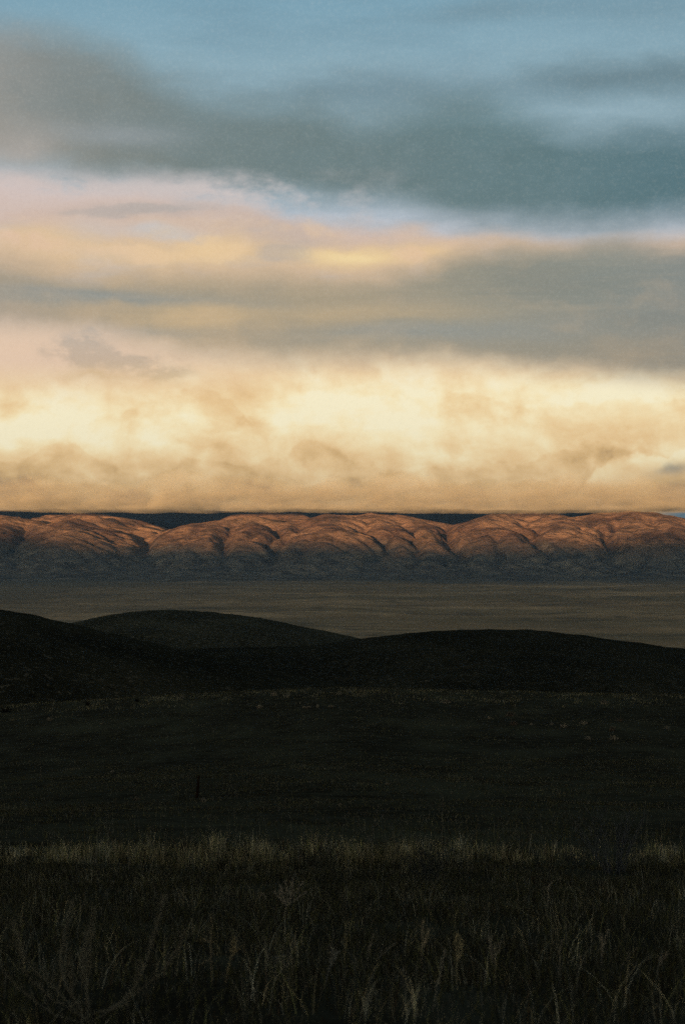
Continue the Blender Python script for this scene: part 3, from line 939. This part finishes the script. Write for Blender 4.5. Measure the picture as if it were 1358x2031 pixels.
# taller dry grass: a pale belt along the lip of the slope, looser stalks nearer
b = Batch()
n = 40000
x = rng.uniform(-0.2, 0.2, n); y = 31.5 + 13.0 * rng.beta(2.6, 2.6, n); x = x * y; y = y + 3.2 * fbm(x / 3.0, x * 0, 4, 0.6, 149)
X_ = HX + F * x / y
dens = fbm(x / 1.5, y / 2.5, 4, 0.6, 141) + 0.35 * np.exp(-((X_ - 640) / 260) ** 2) + 0.1 - 0.5 * np.exp(-((X_ - 1200) / 60) ** 2)
keepm = rng.uniform(-0.6, 1.15, n) < dens
x, y, dens = x[keepm], y[keepm], dens[keepm]; n = len(x)
h = rng.uniform(0.12, 0.36, n) * np.clip(0.7 + 0.55 * dens + 0.5 * fbm(x / 0.5, y / 1.0, 2, 0.6, 148), 0.3, 1.6)
tone = fbm(x / 0.45, y / 0.9, 3, 0.6, 145)[:, None]
hue = fbm(x / 0.8, y / 1.5, 2, 0.6, 147)[:, None]
warm = mixcol(n, [STRAW, OLIVE, BROWN], [4, 3, 1], 0.35); cool = mixcol(n, [GREY, GREY * 0.6, OLIVE * 0.6], [3, 2, 2], 0.35)
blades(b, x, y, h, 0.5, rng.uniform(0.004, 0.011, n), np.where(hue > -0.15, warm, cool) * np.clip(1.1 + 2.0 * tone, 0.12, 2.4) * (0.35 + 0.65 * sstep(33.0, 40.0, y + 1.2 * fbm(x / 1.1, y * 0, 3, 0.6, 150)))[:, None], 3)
# thin wiry weeds standing above the belt
n = 2600
x = rng.uniform(-0.2, 0.2, n); y = rng.uniform(36, 58, n); x = x * y
keepm = rng.uniform(-0.2, 1.0, n) < fbm(x / 2.0, y / 5.0, 4, 0.6, 146)
x, y = x[keepm], y[keepm]; n = len(x)
blades(b, x, y, rng.uniform(0.3, 0.75, n), 0.4, rng.uniform(0.004, 0.008, n), mixcol(n, [GREY * 0.7, OLIVE * 0.7, STRAW * 0.5], [3, 2, 1], 0.35), 4)
# second clumps, nearer
n = 42000
x, y = scatter(n, 16, 34)
X_ = HX + F * x / y
dens = fbm(x / 0.7, y / 1.5, 4, 0.6, 151) + (0.55 * np.exp(-((y - 22.0) / 2.2) ** 2) + 0.25 * np.exp(-((y - 32) / 3) ** 2)) * np.exp(-((X_ - 640) / 480) ** 2)
keepm = rng.uniform(0.12, 1.2, n) < dens
x, y = x[keepm], y[keepm]; n = len(x)
blades(b, x, y, rng.uniform(0.08, 0.27, n), 0.7, rng.uniform(0.002, 0.0055, n), mixcol(n, [STRAW * 0.8, OLIVE * 0.8, GREY * 1.1, BROWN, DARK], [2, 3, 5, 1, 2], 0.4) * np.clip(0.7 + 1.2 * fbm(x / 0.35, y / 0.6, 2, 0.6, 152), 0.1, 1.7)[:, None], 3)
n = 46000
x, y = scatter(n, 5.5, 19)
dens = fbm(x / 0.8, y / 1.3, 4, 0.6, 161)
keepm = rng.uniform(0.12, 1.1, n) < dens
x, y = x[keepm], y[keepm]; n = len(x)
blades(b, x, y, rng.uniform(0.08, 0.30, n), 0.8, rng.uniform(0.0014, 0.0036, n), mixcol(n, [STRAW * 1.1, OLIVE * 1.1, GREY * 1.3, BROWN * 0.8, DARK], [2, 3, 4, 1, 6], 0.5) * np.clip(0.7 + 1.7 * fbm(x / 0.25, y / 0.4, 2, 0.6, 162), 0.15, 1.7)[:, None], 4)
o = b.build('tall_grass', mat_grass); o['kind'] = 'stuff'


# ------------------------------------------------------------------ single plants
def thing(name, label, cat, loc, group=None):
    o = bpy.data.objects.new(name, None)
    COL.objects.link(o)
    o.location = loc
    o.empty_display_size = 0.2
    o['label'] = label
    o['category'] = cat
    if group:
        o['group'] = group
    return o


def tubes(path, radii, color, sides=5):
    path = np.asarray(path, float); n = len(path)
    tan = np.gradient(path, axis=0); tan /= np.linalg.norm(tan, axis=1)[:, None] + 1e-9
    ref = np.array([0.0, 1.0, 0.0])
    s1 = np.cross(tan, ref); s1 /= np.linalg.norm(s1, axis=1)[:, None] + 1e-9
    s2 = np.cross(tan, s1)
    a = np.arange(sides) / sides * 2 * np.pi
    V_ = path[:, None] + (s1[:, None] * np.cos(a)[None, :, None] + s2[:, None] * np.sin(a)[None, :, None]) * np.asarray(radii)[:, None, None]
    f = grid_faces(n, sides, True)
    return V_.reshape(-1, 3), f, np.tile(color, (n * sides, 1))


def smooth_path(pts, n=16):
    pts = np.asarray(pts, float)
    for _ in range(2):
        q = [pts[0]]
        for a_, b_ in zip(pts[:-1], pts[1:]):
            q += [a_ * .75 + b_ * .25, a_ * .25 + b_ * .75]
        pts = np.array(q + [pts[-1]])
    s_ = np.concatenate([[0], np.cumsum(np.linalg.norm(np.diff(pts, axis=0), axis=1))])
    u_ = np.linspace(0, s_[-1], n)
    return np.stack([np.interp(u_, s_, pts[:, i]) for i in range(3)], -1)


def fuzz(b, path, n, length, width, color, t0=0.0, droop=0.0):
    """small bracts and seeds standing out all along a stalk"""
    t = rng.uniform(t0, 1, n) * (len(path) - 1.001)
    i = t.astype(int); f = (t - i)[:, None]
    p = path[i] * (1 - f) + path[i + 1] * f
    tan = path[i + 1] - path[i]; tan /= np.linalg.norm(tan, axis=1)[:, None] + 1e-9
    a = rng.uniform(0, 2 * np.pi, n)
    out = np.stack([np.cos(a), np.sin(a) * 0.8, rng.uniform(-0.2, 0.5, n) - droop], -1)
    L = length * rng.uniform(0.4, 1.2, n)[:, None]
    d = (out + tan * 0.8); d /= np.linalg.norm(d, axis=1)[:, None]
    col_ = color * rng.uniform(0.5, 1.4, (n, 1))
    b.add(*ribbons(p, p + d * L, p + d * L * 0.5 + np.array([0, 0, 0.1]) * L, np.full(n, width) * rng.uniform(0.6, 1.4, n), col_, 1, 0.2))


def stalk_weed(name, label, cat, arms, d, color, fz, group=None, rad=0.004, depth=0.12, seg=18, flen=0.022, fw=0.006, sprig=0.35):
    """arms: lists of (X, Y) in picture coordinates seen at distance d, all rooted at the first point of the first arm"""
    bx_, by_ = arms[0][0]
    x0 = (bx_ - HX) / F * d
    zg = float(ground_z(x0, d))
    zpic = -(by_ - HY) / F * d
    t = thing(name, label, cat, (x0, d, zg), group)
    for arm in arms:
        pts = []
        side = rng.uniform(-1, 1)
        for k, (X_, Y_) in enumerate(arm):
            lift = 1.0
            z = -(Y_ - HY) / F * d - zpic
            pts.append(((X_ - HX) / F * d - x0, side * depth * (k / max(1, len(arm) - 1)), z * lift))
        pts = np.array(pts)
        if arm is arms[0]:
            pts[0, 2] = -0.02
        path = smooth_path(pts, seg)
        path += rng.normal(0, 0.0025, path.shape)
        b = Batch()
        b.add(*tubes(path, np.linspace(rad, rad * 0.35, seg), color * 0.8))
        st = b.build('stem', mat_stalk, t)
        b = Batch()
        fuzz(b, path, fz, flen, fw, color, 0.12)
        fuzz(b, path, int(fz * sprig), flen * 2.2, fw * 0.6, color * 0.8, 0.4)
        b.build('seed_spike', mat_stalk, st)['kind'] = 'stuff'
    return t


GW = np.array([0.19, 0.205, 0.17])
# the large sprawling dry plant at the lower left, arms spread like a candelabrum
D_ = 9.4
arms = [
    [(178, 1996), (170, 1985), (120, 1968), (85, 1940), (48, 1908), (22, 1870), (8, 1830), (5, 1795), (12, 1764)],
    [(178, 1990), (150, 1965), (112, 1925), (70, 1895), (42, 1862), (36, 1830), (20, 1800)],
    [(178, 1990), (150, 1960), (105, 1930), (68, 1890), (58, 1850), (56, 1815)],
    [(178, 1990), (165, 1960), (152, 1935), (150, 1890), (151, 1850), (143, 1826)],
    [(178, 1990), (174, 1950), (178, 1920), (184, 1870), (190, 1820), (193, 1780), (196, 1752)],
    [(178, 1990), (186, 1965), (215, 1956), (252, 1944), (268, 1922), (285, 1880), (292, 1845)],
    [(178, 1990), (215, 1968), (262, 1938), (284, 1890), (300, 1830), (312, 1790), (319, 1756)],
    [(178, 1990), (230, 1960), (290, 1915), (340, 1870), (362, 1830), (372, 1795)],
    [(178, 1990), (176, 1950), (160, 1890), (162, 1850), (165, 1826)],
    [(178, 1990), (140, 1940), (108, 1885), (118, 1830), (128, 1770)],
]
stalk_weed('dry_weed', 'large sprawling dry weed with upcurved fuzzy arms in the lower left corner', 'weed', arms, D_, GW * 1.08, 340, rad=0.0034, depth=0.35, flen=0.017, fw=0.0032, sprig=0.9)

weed_specs = [
    # label, distance, colour, arms
    ('ragged yellowish weed stalk with a starry broken head right of the sprawling weed', 11.0, np.array([0.15, 0.135, 0.055]),
     [[(448, 1872), (452, 1845), (462, 1815), (470, 1785)], [(460, 1818), (470, 1806), (480, 1800)], [(462, 1815), (458, 1800), (466, 1782)]], 130),
    ('thin olive stalk with a drooping broken tip left of the yellowish weed', 11.0, np.array([0.12, 0.11, 0.055]),
     [[(424, 1935), (421, 1890), (418, 1850), (424, 1815), (420, 1790)], [(420, 1884), (408, 1888), (396, 1896)], [(418, 1850), (405, 1846), (396, 1846)]], 120),
    ('pale bushy weed head on a thin bent foot at mid height near the centre', 19.0, np.array([0.15, 0.15, 0.125]),
     [[(560, 1802), (564, 1780), (572, 1758), (588, 1742), (600, 1722)], [(568, 1768), (556, 1752), (544, 1738)], [(568, 1768), (572, 1742), (566, 1718)], [(568, 1768), (590, 1752), (608, 1740)], [(568, 1768), (580, 1738), (582, 1712)], [(568, 1768), (560, 1745), (556, 1728)]], 170),
    ('tall leaning stalk with a knotted pale head below the grass belt near the centre', 21.0, np.array([0.17, 0.155, 0.12]),
     [[(558, 1742), (560, 1728), (566, 1712), (571, 1704)], [(560, 1728), (554, 1716), (556, 1706)]], 90),
    ('hooked pale stalk nodding over below the grass belt, left of the centre', 21.0, np.array([0.15, 0.135, 0.10]),
     [[(516, 1746), (516, 1730), (518, 1718), (524, 1716), (528, 1722)]], 90),
    ('bright straw coloured upright stalk with a thick spike left of the yellow spike pair', 12.0, np.array([0.19, 0.17, 0.10]),
     [[(836, 1930), (836, 1890), (836, 1862), (840, 1818)], [(836, 1870), (846, 1850), (851, 1838)]], 140),
    ('stout yellowish weed with two crowded spikes in the lower middle right', 11.5, np.array([0.20, 0.19, 0.085]),
     [[(904, 1940), (906, 1900), (908, 1880), (911, 1850)], [(906, 1895), (900, 1870), (906, 1846)], [(906, 1900), (916, 1886), (913, 1862)]], 190),
    ('greyish long stem leaning right beneath the stout yellowish weed', 9.6, np.array([0.11, 0.125, 0.105]),
     [[(855, 2040), (862, 2000), (872, 1960), (878, 1925), (882, 1915)]], 150),
    ('tall double stalk with pale hanging husks right of the stout yellowish weed', 12.0, np.array([0.15, 0.145, 0.11]),
     [[(972, 1920), (973, 1885), (976, 1862), (981, 1850)], [(973, 1885), (971, 1855), (970, 1840)], [(973, 1885), (985, 1872), (990, 1850)]], 130),
    ('small blue grey weed tuft lying low between the stout weed and the centre', 11.0, np.array([0.10, 0.125, 0.125]),
     [[(795, 1935), (794, 1925), (790, 1915)], [(795, 1930), (800, 1920), (797, 1910)], [(795, 1930), (785, 1925), (778, 1922)]], 70),
    ('bright narrow upright seed spike among thin stalks at the lower right', 12.5, np.array([0.20, 0.18, 0.10]),
     [[(1150, 1885), (1149, 1866), (1148, 1850), (1150, 1842)]], 90),
    ('slim grass stalk bowing right with a hooked pale tip, left of the bright spike', 12.5, np.array([0.15, 0.145, 0.11]),
     [[(1104, 1905), (1108, 1870), (1110, 1845), (1115, 1830), (1118, 1831)]], 70),
    ('pair of ragged pale seed heads in the lower right beside a straight slanting straw', 13.0, np.array([0.15, 0.15, 0.115]),
     [[(1190, 1925), (1190, 1890), (1188, 1875), (1182, 1862)], [(1190, 1890), (1198, 1868), (1204, 1852)], [(1190, 1890), (1192, 1872), (1188, 1860)]], 140),
    ('straight slanting bare straw in the lower right', 13.0, np.array([0.18, 0.165, 0.12]),
     [[(1228, 1862), (1236, 1846), (1246, 1834), (1256, 1823)]], 20),
    ('forked pale stalk near the right edge of the picture in the lower field', 12.5, np.array([0.16, 0.145, 0.105]),
     [[(1300, 1890), (1302, 1868), (1308, 1850), (1311, 1845)], [(1302, 1868), (1312, 1850), (1316, 1838)]], 80),
    ('curled short stalk hooking left beside the forked pale stalk', 12.5, np.array([0.15, 0.14, 0.11]),
     [[(1278, 1890), (1279, 1874), (1283, 1868), (1288, 1866)]], 40),
    ('arched stalk bending left like a hook in the lower centre', 11.5, np.array([0.12, 0.13, 0.11]),
     [[(572, 1945), (571, 1920), (574, 1900), (566, 1892), (554, 1896), (548, 1900)], [(572, 1925), (560, 1908), (548, 1900)]], 110),
    ('blue grey leaning weed with a tufted tip right of the arched hook stalk', 11.0, np.array([0.10, 0.13, 0.13]),
     [[(644, 1960), (652, 1930), (660, 1905), (658, 1888)], [(652, 1930), (664, 1912), (670, 1900)]], 120),
    ('olive upright weed with a yellow middle at the centre line of the lower field', 13.0, np.array([0.15, 0.145, 0.06]),
     [[(684, 1870), (683, 1830), (682, 1800), (686, 1768)], [(683, 1830), (687, 1815), (685, 1798)]], 120),
    ('twin brownish fuzzy stalks just left of the olive upright weed', 13.0, np.array([0.10, 0.10, 0.075]),
     [[(652, 1862), (652, 1835), (650, 1810)], [(652, 1850), (659, 1830), (655, 1806)]], 110),
    ('bright pale stalk with narrow V shaped tops left of the straw coloured spike', 12.5, np.array([0.13, 0.13, 0.10]),
     [[(722, 1905), (726, 1880), (733, 1840), (742, 1815)], [(724, 1890), (745, 1872), (765, 1855), (784, 1838)]], 120),
    ('tiny leaning stalk with whitish tip beside the V shaped stalk', 12.5, np.array([0.15, 0.155, 0.14]),
     [[(786, 1880), (786, 1850), (787, 1832)]], 50),
    ('thin arching stem with pale curled leaf right of centre below the belt', 20.0, np.array([0.15, 0.155, 0.125]),
     [[(1084, 1812), (1084, 1780), (1086, 1755), (1096, 1744), (1112, 1740)]], 40),
    ('tall bare wiry stem rising above the grass belt right of centre', 30.0, np.array([0.10, 0.10, 0.085]),
     [[(876, 1720), (876, 1660), (877, 1600), (878, 1566)]], 40),
    ('crooked dark twig leaning right in front of the grass belt', 30.0, np.array([0.018, 0.016, 0.012]),
     [[(904, 1700), (910, 1682), (917, 1668), (922, 1662)]], 20),
    ('wiry branching weed rising from the grass belt left of centre', 37.0, np.array([0.085, 0.09, 0.078]),
     [[(436, 1688), (434, 1660), (432, 1636), (420, 1610)], [(434, 1660), (450, 1630), (462, 1612)]], 70),
    ('wide thin branched weed above the brightest part of the grass belt', 37.0, np.array([0.085, 0.09, 0.082]),
     [[(655, 1690), (650, 1660), (645, 1632), (652, 1612)], [(650, 1665), (628, 1648), (606, 1636)], [(648, 1650), (640, 1630), (632, 1640), (594, 1608)], [(650, 1665), (665, 1650), (672, 1640)]], 80),
    ('tall thin forked weed leaning left above the belt at the centre', 36.0, np.array([0.07, 0.075, 0.066]),
     [[(738, 1700), (735, 1650), (742, 1610), (752, 1575)], [(735, 1655), (722, 1630), (700, 1612)], [(738, 1630), (760, 1600), (768, 1585)]], 60),
]
for lab, dd, colr, arms, fz in weed_specs:
    if colr.mean() > 0.05:
        colr = (colr * 0.55 + colr.mean() * np.array([0.45, 0.46, 0.40])) * 2.4 + 0.04
    stalk_weed('dry_weed', lab, 'weed', arms, dd, colr, fz, 'single dry weeds standing in the near grass', rad=0.0018 + dd * 0.00006, depth=0.06 * dd / 12, seg=12, flen=0.008 + dd * 0.0006, fw=0.002 + dd * 0.00006)


def twig_bush(label, X_, Ybase, d, height, spread, color, n, lean=0.0, group=None):
    x0 = (X_ - HX) / F * d
    zg = float(ground_z(x0, d))
    t = thing('leafless_shrub', label, 'shrub', (x0, d, zg), group)
    b = Batch(); fz = Batch()
    for k in range(n):
        a = rng.uniform(0, 2 * np.pi); r_ = spread * math.sqrt(rng.uniform(0.02, 1))
        hgt = height * rng.uniform(0.55, 1.0) * (1 - 0.25 * (r_ / spread) ** 2)
        tip = np.array([math.cos(a) * r_ + lean * hgt, math.sin(a) * r_ * 0.7, hgt])
        pts = [np.array([math.cos(a), math.sin(a), 0]) * rng.uniform(0.02, 0.22) + [0, 0, -0.02], tip * [0.45, 0.45, 0.35], tip * [0.75, 0.75, 0.75], tip]
        path = smooth_path(pts, 9) + rng.normal(0, 0.012 * height, (9, 3)) * np.linspace(0, 1, 9)[:, None]
        b.add(*tubes(path, np.linspace(0.0045, 0.0012, 9) * (0.7 + height * 0.4), color * rng.uniform(0.6, 1.3), 4))
        for j in range(5):
            i = rng.integers(3, 8)
            dr = rng.normal(0, 1, 3) * [1, 1, 0.4] + [0, 0, 1.2]
            dr = dr / np.linalg.norm(dr) * height * rng.uniform(0.08, 0.22)
            tw = np.array([path[i], path[i] + dr * 0.5 + rng.normal(0, 0.01, 3), path[i] + dr])
            b.add(*tubes(tw, [0.003, 0.002, 0.001], color * rng.uniform(0.6, 1.3), 3))
            fuzz(fz, tw, 5, 0.03, 0.008, color)
    st = b.build('branches', mat_stalk, t)
    fz.build('twig_tips', mat_stalk, st)['kind'] = 'stuff'
    return t


twig_bush('tall dusky blue grey leafless shrub in the gap of the grass belt, right', 1215, 1722, 33.0, 1.25, 0.85, np.array([0.085, 0.105, 0.125]), 40)
twig_bush('smaller leafless twiggy shrub in front of the belt right of centre', 852, 1745, 27.0, 0.85, 0.5, np.array([0.06, 0.075, 0.078]), 30)
twig_bush('sparse bluish twiggy shrub at the left end of the gap beside the tall dusky shrub', 1150, 1712, 34.0, 0.55, 0.45, np.array([0.06, 0.075, 0.078]), 26)


# ------------------------------------------------------------------ bushes and tussocks out on the field
def bush_mesh(name, w, h, n, color, kind, parent):
    """leaf clump through a dome: kind 'leaf' for shrubs, 'grass' for tussocks"""
    b = Batch()
    if kind == 'grass':
        a = rng.uniform(0, 2 * np.pi, n); r_ = np.sqrt(rng.uniform(0, 1, n)) * w * 0.5
        base = np.stack([np.cos(a) * r_ * 0.5, np.sin(a) * r_ * 0.5, np.full(n, -0.03)], -1)
        hh_ = h * rng.uniform(0.5, 1.0, n) * (1 - 0.5 * (r_ / (w * 0.5)) ** 2)
        tip = np.stack([np.cos(a) * r_, np.sin(a) * r_, hh_], -1)
        bend = np.stack([np.cos(a) * r_ * 0.6, np.sin(a) * r_ * 0.6, hh_ * 0.8], -1)
        b.add(*ribbons(base, tip, bend, np.full(n, 0.02 + w * 0.02), color * rng.uniform(0.5, 1.4, (n, 1)), 2, 0.3))
    else:
        p = rng.normal(0, 1, (n, 3)); p /= np.linalg.norm(p, axis=1)[:, None]
        p *= rng.beta(2.0, 1.6, n)[:, None] * 1.15
        p += np.array([[0.5, 0, 0], [-0.45, 0.2, -0.1], [0.05, -0.1, 0.1]])[rng.integers(0, 3, n)] * rng.uniform(0.6, 1.0)
        p[:, 2] = np.abs(p[:, 2])
        bump_ = 1 + 0.28 * perlin(p[:, 0] * 2.1 + 5, p[:, 1] * 2.1 + p[:, 2] * 1.7, 7 + int(w * 100) % 50)
        p = p * bump_[:, None] * [w * 0.42, w * 0.42, h * 0.85]
        dr = rng.normal(0, 1, (n, 3)); dr /= np.linalg.norm(dr, axis=1)[:, None]
        L = 0.05 + 0.05 * w
        b.add(*ribbons(p, p + dr * L, p + dr * L * 0.5, np.full(n, L * 0.45), color * rng.uniform(0.5, 1.4, (n, 1)), 1, 0.5))
    o = b.build(name, mat_leaf, parent)
    o['kind'] = 'stuff'
    return o


def bush(label, X_, Ybase, d, wpx, hpx, color, kind, group):
    w = wpx / F * d; h = hpx / F * d
    x0 = (X_ - HX) / F * d
    t = thing('tussock' if kind == 'grass' else 'bush', label, 'tussock' if kind == 'grass' else 'bush', (x0, d, float(ground_z(x0, d))), group)
    bush_mesh('grass_blades' if kind == 'grass' else 'foliage', w, h, 420 if kind != 'grass' else 200, color, kind, t)
    if kind != 'grass':
        b = Batch()
        for k in range(6):
            a = k * 1.05 + rng.uniform(-.3, .3)
            pts = smooth_path([(0, 0, -0.05), (math.cos(a) * w * .12, math.sin(a) * w * .12, h * .3), (math.cos(a) * w * .3, math.sin(a) * w * .3, h * .75)], 5)
            b.add(*tubes(pts, np.linspace(0.03, 0.01, 5) * max(w, 0.5), np.array([0.03, 0.025, 0.02]), 4))
        b.build('stems', mat_stalk, t)
    return t


def dist_for(Y, X):
    """ground distance along the direction X at which the near field is seen at height Y"""
    dd = np.linspace(45, 315, 1400)
    xx = (X - HX) / F * dd
    yy = HY - ground_z(xx, dd) / dd * F
    return float(dd[np.argmin(np.abs(yy - Y))])


PALE = np.array([0.36, 0.35, 0.28]); PGREY = np.array([0.27, 0.28, 0.24]); BLACKG = np.array([0.006, 0.006, 0.005]); RUST = np.array([0.17, 0.145, 0.115])
bushes = [
    ('black rounded bush at the far left edge where the field meets the dark hill', 13, 1412, 28, 14, BLACKG, 'leaf'),
    ('small black bush on the crest of the field at the left', 176, 1399, 15, 14, BLACKG, 'leaf'),
    ('tiny black bush on the crest between the two pale stretches of grass, left', 273, 1392, 12, 9, BLACKG, 'leaf'),
    ('pale upright bush poking above the crest left of centre', 361, 1388, 9, 14, PGREY, 'leaf'),
    ('pale rounded bush standing highest on the crest near the centre', 543, 1380, 15, 11, PALE * 0.9, 'leaf'),
    ('small pale bush on the crest right beside the highest rounded one', 570, 1382, 9, 8, PGREY, 'leaf'),
    ('pale bush on the crest at the centre, last before the level stretch', 672, 1378, 14, 8, PGREY, 'leaf'),
    ('tan bush just below the crest right of centre', 883, 1394, 22, 9, PALE * 0.9, 'leaf'),
    ('tan bush just below the crest on the right', 1196, 1396, 17, 12, PALE * 0.9, 'leaf'),
    ('rust brown low bush right of centre above the grey one', 1011, 1420, 19, 10, RUST, 'leaf'),
    ('dull grey brown bush just under the rust brown one', 1017, 1438, 18, 11, RUST * 0.9, 'leaf'),
    ('pale low bush, palest in the middle of the right hand row', 1116, 1442, 15, 9, PALE, 'leaf'),
    ('pale low bush to the upper right of the palest one', 1156, 1436, 16, 8, PALE * 0.85, 'leaf'),
    ('pale flattened bush lowest of those on the right', 1215, 1466, 18, 8, PALE * 0.95, 'leaf'),
    ('brownish bush right above the lowest flattened one', 1212, 1449, 12, 9, RUST, 'leaf'),
    ('small grey bush left of the lowest flattened one', 1164, 1466, 11, 7, PGREY, 'leaf'),
    ('pale low bush near the right edge of the field', 1320, 1445, 12, 6, PGREY, 'leaf'),
    ('reddish small bush near the right, between the row and the crest', 1228, 1430, 9, 7, RUST, 'leaf'),
    ('pale tuft pair member left of the rust brown bush', 969, 1424, 10, 4, PALE, 'grass'),
    ('small pale tussock left of the palest bush in its row', 1093, 1437, 10, 5, PGREY, 'grass'),
    ('small pale tussock midway between the grey brown bush and the palest bush', 1053, 1438, 10, 5, PGREY, 'grass'),
    ('pale tussock under the highest rounded bush, slightly left', 515, 1404, 16, 7, PALE * 0.85, 'grass'),
    ('long pale tussock in the centre just below the crest', 608, 1404, 26, 5, PALE * 0.8, 'grass'),
    ('round pale tussock in the centre right of the long one', 630, 1403, 10, 8, PGREY, 'grass'),
    ('pale flat tussock in the centre, rightmost of the line below the crest', 656, 1403, 14, 6, PALE * 0.8, 'grass'),
    ('grey tussock at the left below the crest, left of the pale stretches', 100, 1429, 16, 9, PGREY * 0.8, 'grass'),
    ('pale tuft left of centre on the middle of the field', 224, 1532, 9, 6, PGREY, 'grass'),
    ('grey tussock at the foot of the leaning wooden post', 404, 1590, 14, 10, PGREY * 0.8, 'grass'),
    ('pale tuft on the open field right of centre, below the bushes', 768, 1555, 14, 5, PGREY, 'grass'),
    ('small whitish tuft above the belt at the centre', 674, 1598, 9, 7, PGREY, 'grass'),
    ('grey tussock on the open field left of the post', 272, 1586, 16, 9, PGREY * 0.6, 'grass'),
]
for lab, X_, Y_, w_, h_, colr, kd in bushes:
    d = dist_for(Y_, X_)
    bush(lab, X_, Y_, d, w_, h_, colr, kd, 'bushes scattered over the field' if kd == 'leaf' else 'tussocks scattered over the field')

# the leaning wooden post and a thin bare stake
d = dist_for(1581, 391)
x0 = (391 - HX) / F * d
hp = 44 / F * d
post = thing('fence_post', 'dark weathered wooden post leaning slightly right on the open field, left of centre', 'post', (x0, d, float(ground_z(x0, d))))
mat_wood, bs = new_mat('weathered_wood')
n1 = noise(coords(0.02, 0.02, 0.3), 5, 0.6)
NT.links.new(mixc(n1, (0.006, 0.004, 0.003), (0.02, 0.015, 0.011)), bs.inputs['Base Color'])
bump(bs, n1 * 0.02, 0.8, 1.0)
zz = np.linspace(-0.25, hp, 12)
V_, f_, C_ = tubes(np.stack([0.005 + zz * 0.10 + 0.01 * np.sin(zz * 5), zz * 0.02, zz], -1), np.linspace(0.088, 0.058, 12) * (1 + 0.08 * np.sin(np.arange(12) * 2.1)), BLACKG, 10)
V_ = V_ + rng.normal(0, 0.003, V_.shape)
n_ = len(V_)
V_ = np.concatenate([V_, [V_[-10:].mean(0) + [0.01, 0, 0.03]]])
capf = np.array([[n_ - 10 + k, n_ - 10 + (k + 1) % 10, n_] for k in range(10)])
mesh_object('post_shaft', V_, [f_, capf], mat_wood, post)
b = Batch()
for zc in (0.78, 0.42):
    a = np.linspace(0, 2 * np.pi, 15)
    rr_ = 0.083 - 0.02 * zc
    cx_ = 0.005 + zc * 0.10
    b.add(*tubes(np.stack([cx_ + np.cos(a) * rr_, zc * 0.02 + np.sin(a) * rr_, zc + 0.01 * np.sin(a * 2)], -1), np.full(15, 0.004), np.array([0.03, 0.025, 0.022]), 4))
b.build('wire_loops', mat_stalk, post)['kind'] = 'stuff'

d = dist_for(1546, 83)
x0 = (83 - HX) / F * d
stk = thing('bare_stem', 'thin pale bare stem standing alone on the field at the far left', 'dry stem', (x0, d, float(ground_z(x0, d))))
hs = 34 / F * d
path = smooth_path([(0, 0, -0.05), (0.01, 0, hs * 0.5), (-0.02, 0, hs)], 10)
b = Batch(); b.add(*tubes(path, np.linspace(0.012, 0.006, 10), PGREY * 0.6, 5)); s0 = b.build('stem', mat_stalk, stk)
b = Batch(); fuzz(b, path, 24, 0.09, 0.015, PGREY * 0.6, 0.25); b.build('side_twigs', mat_stalk, s0)['kind'] = 'stuff'
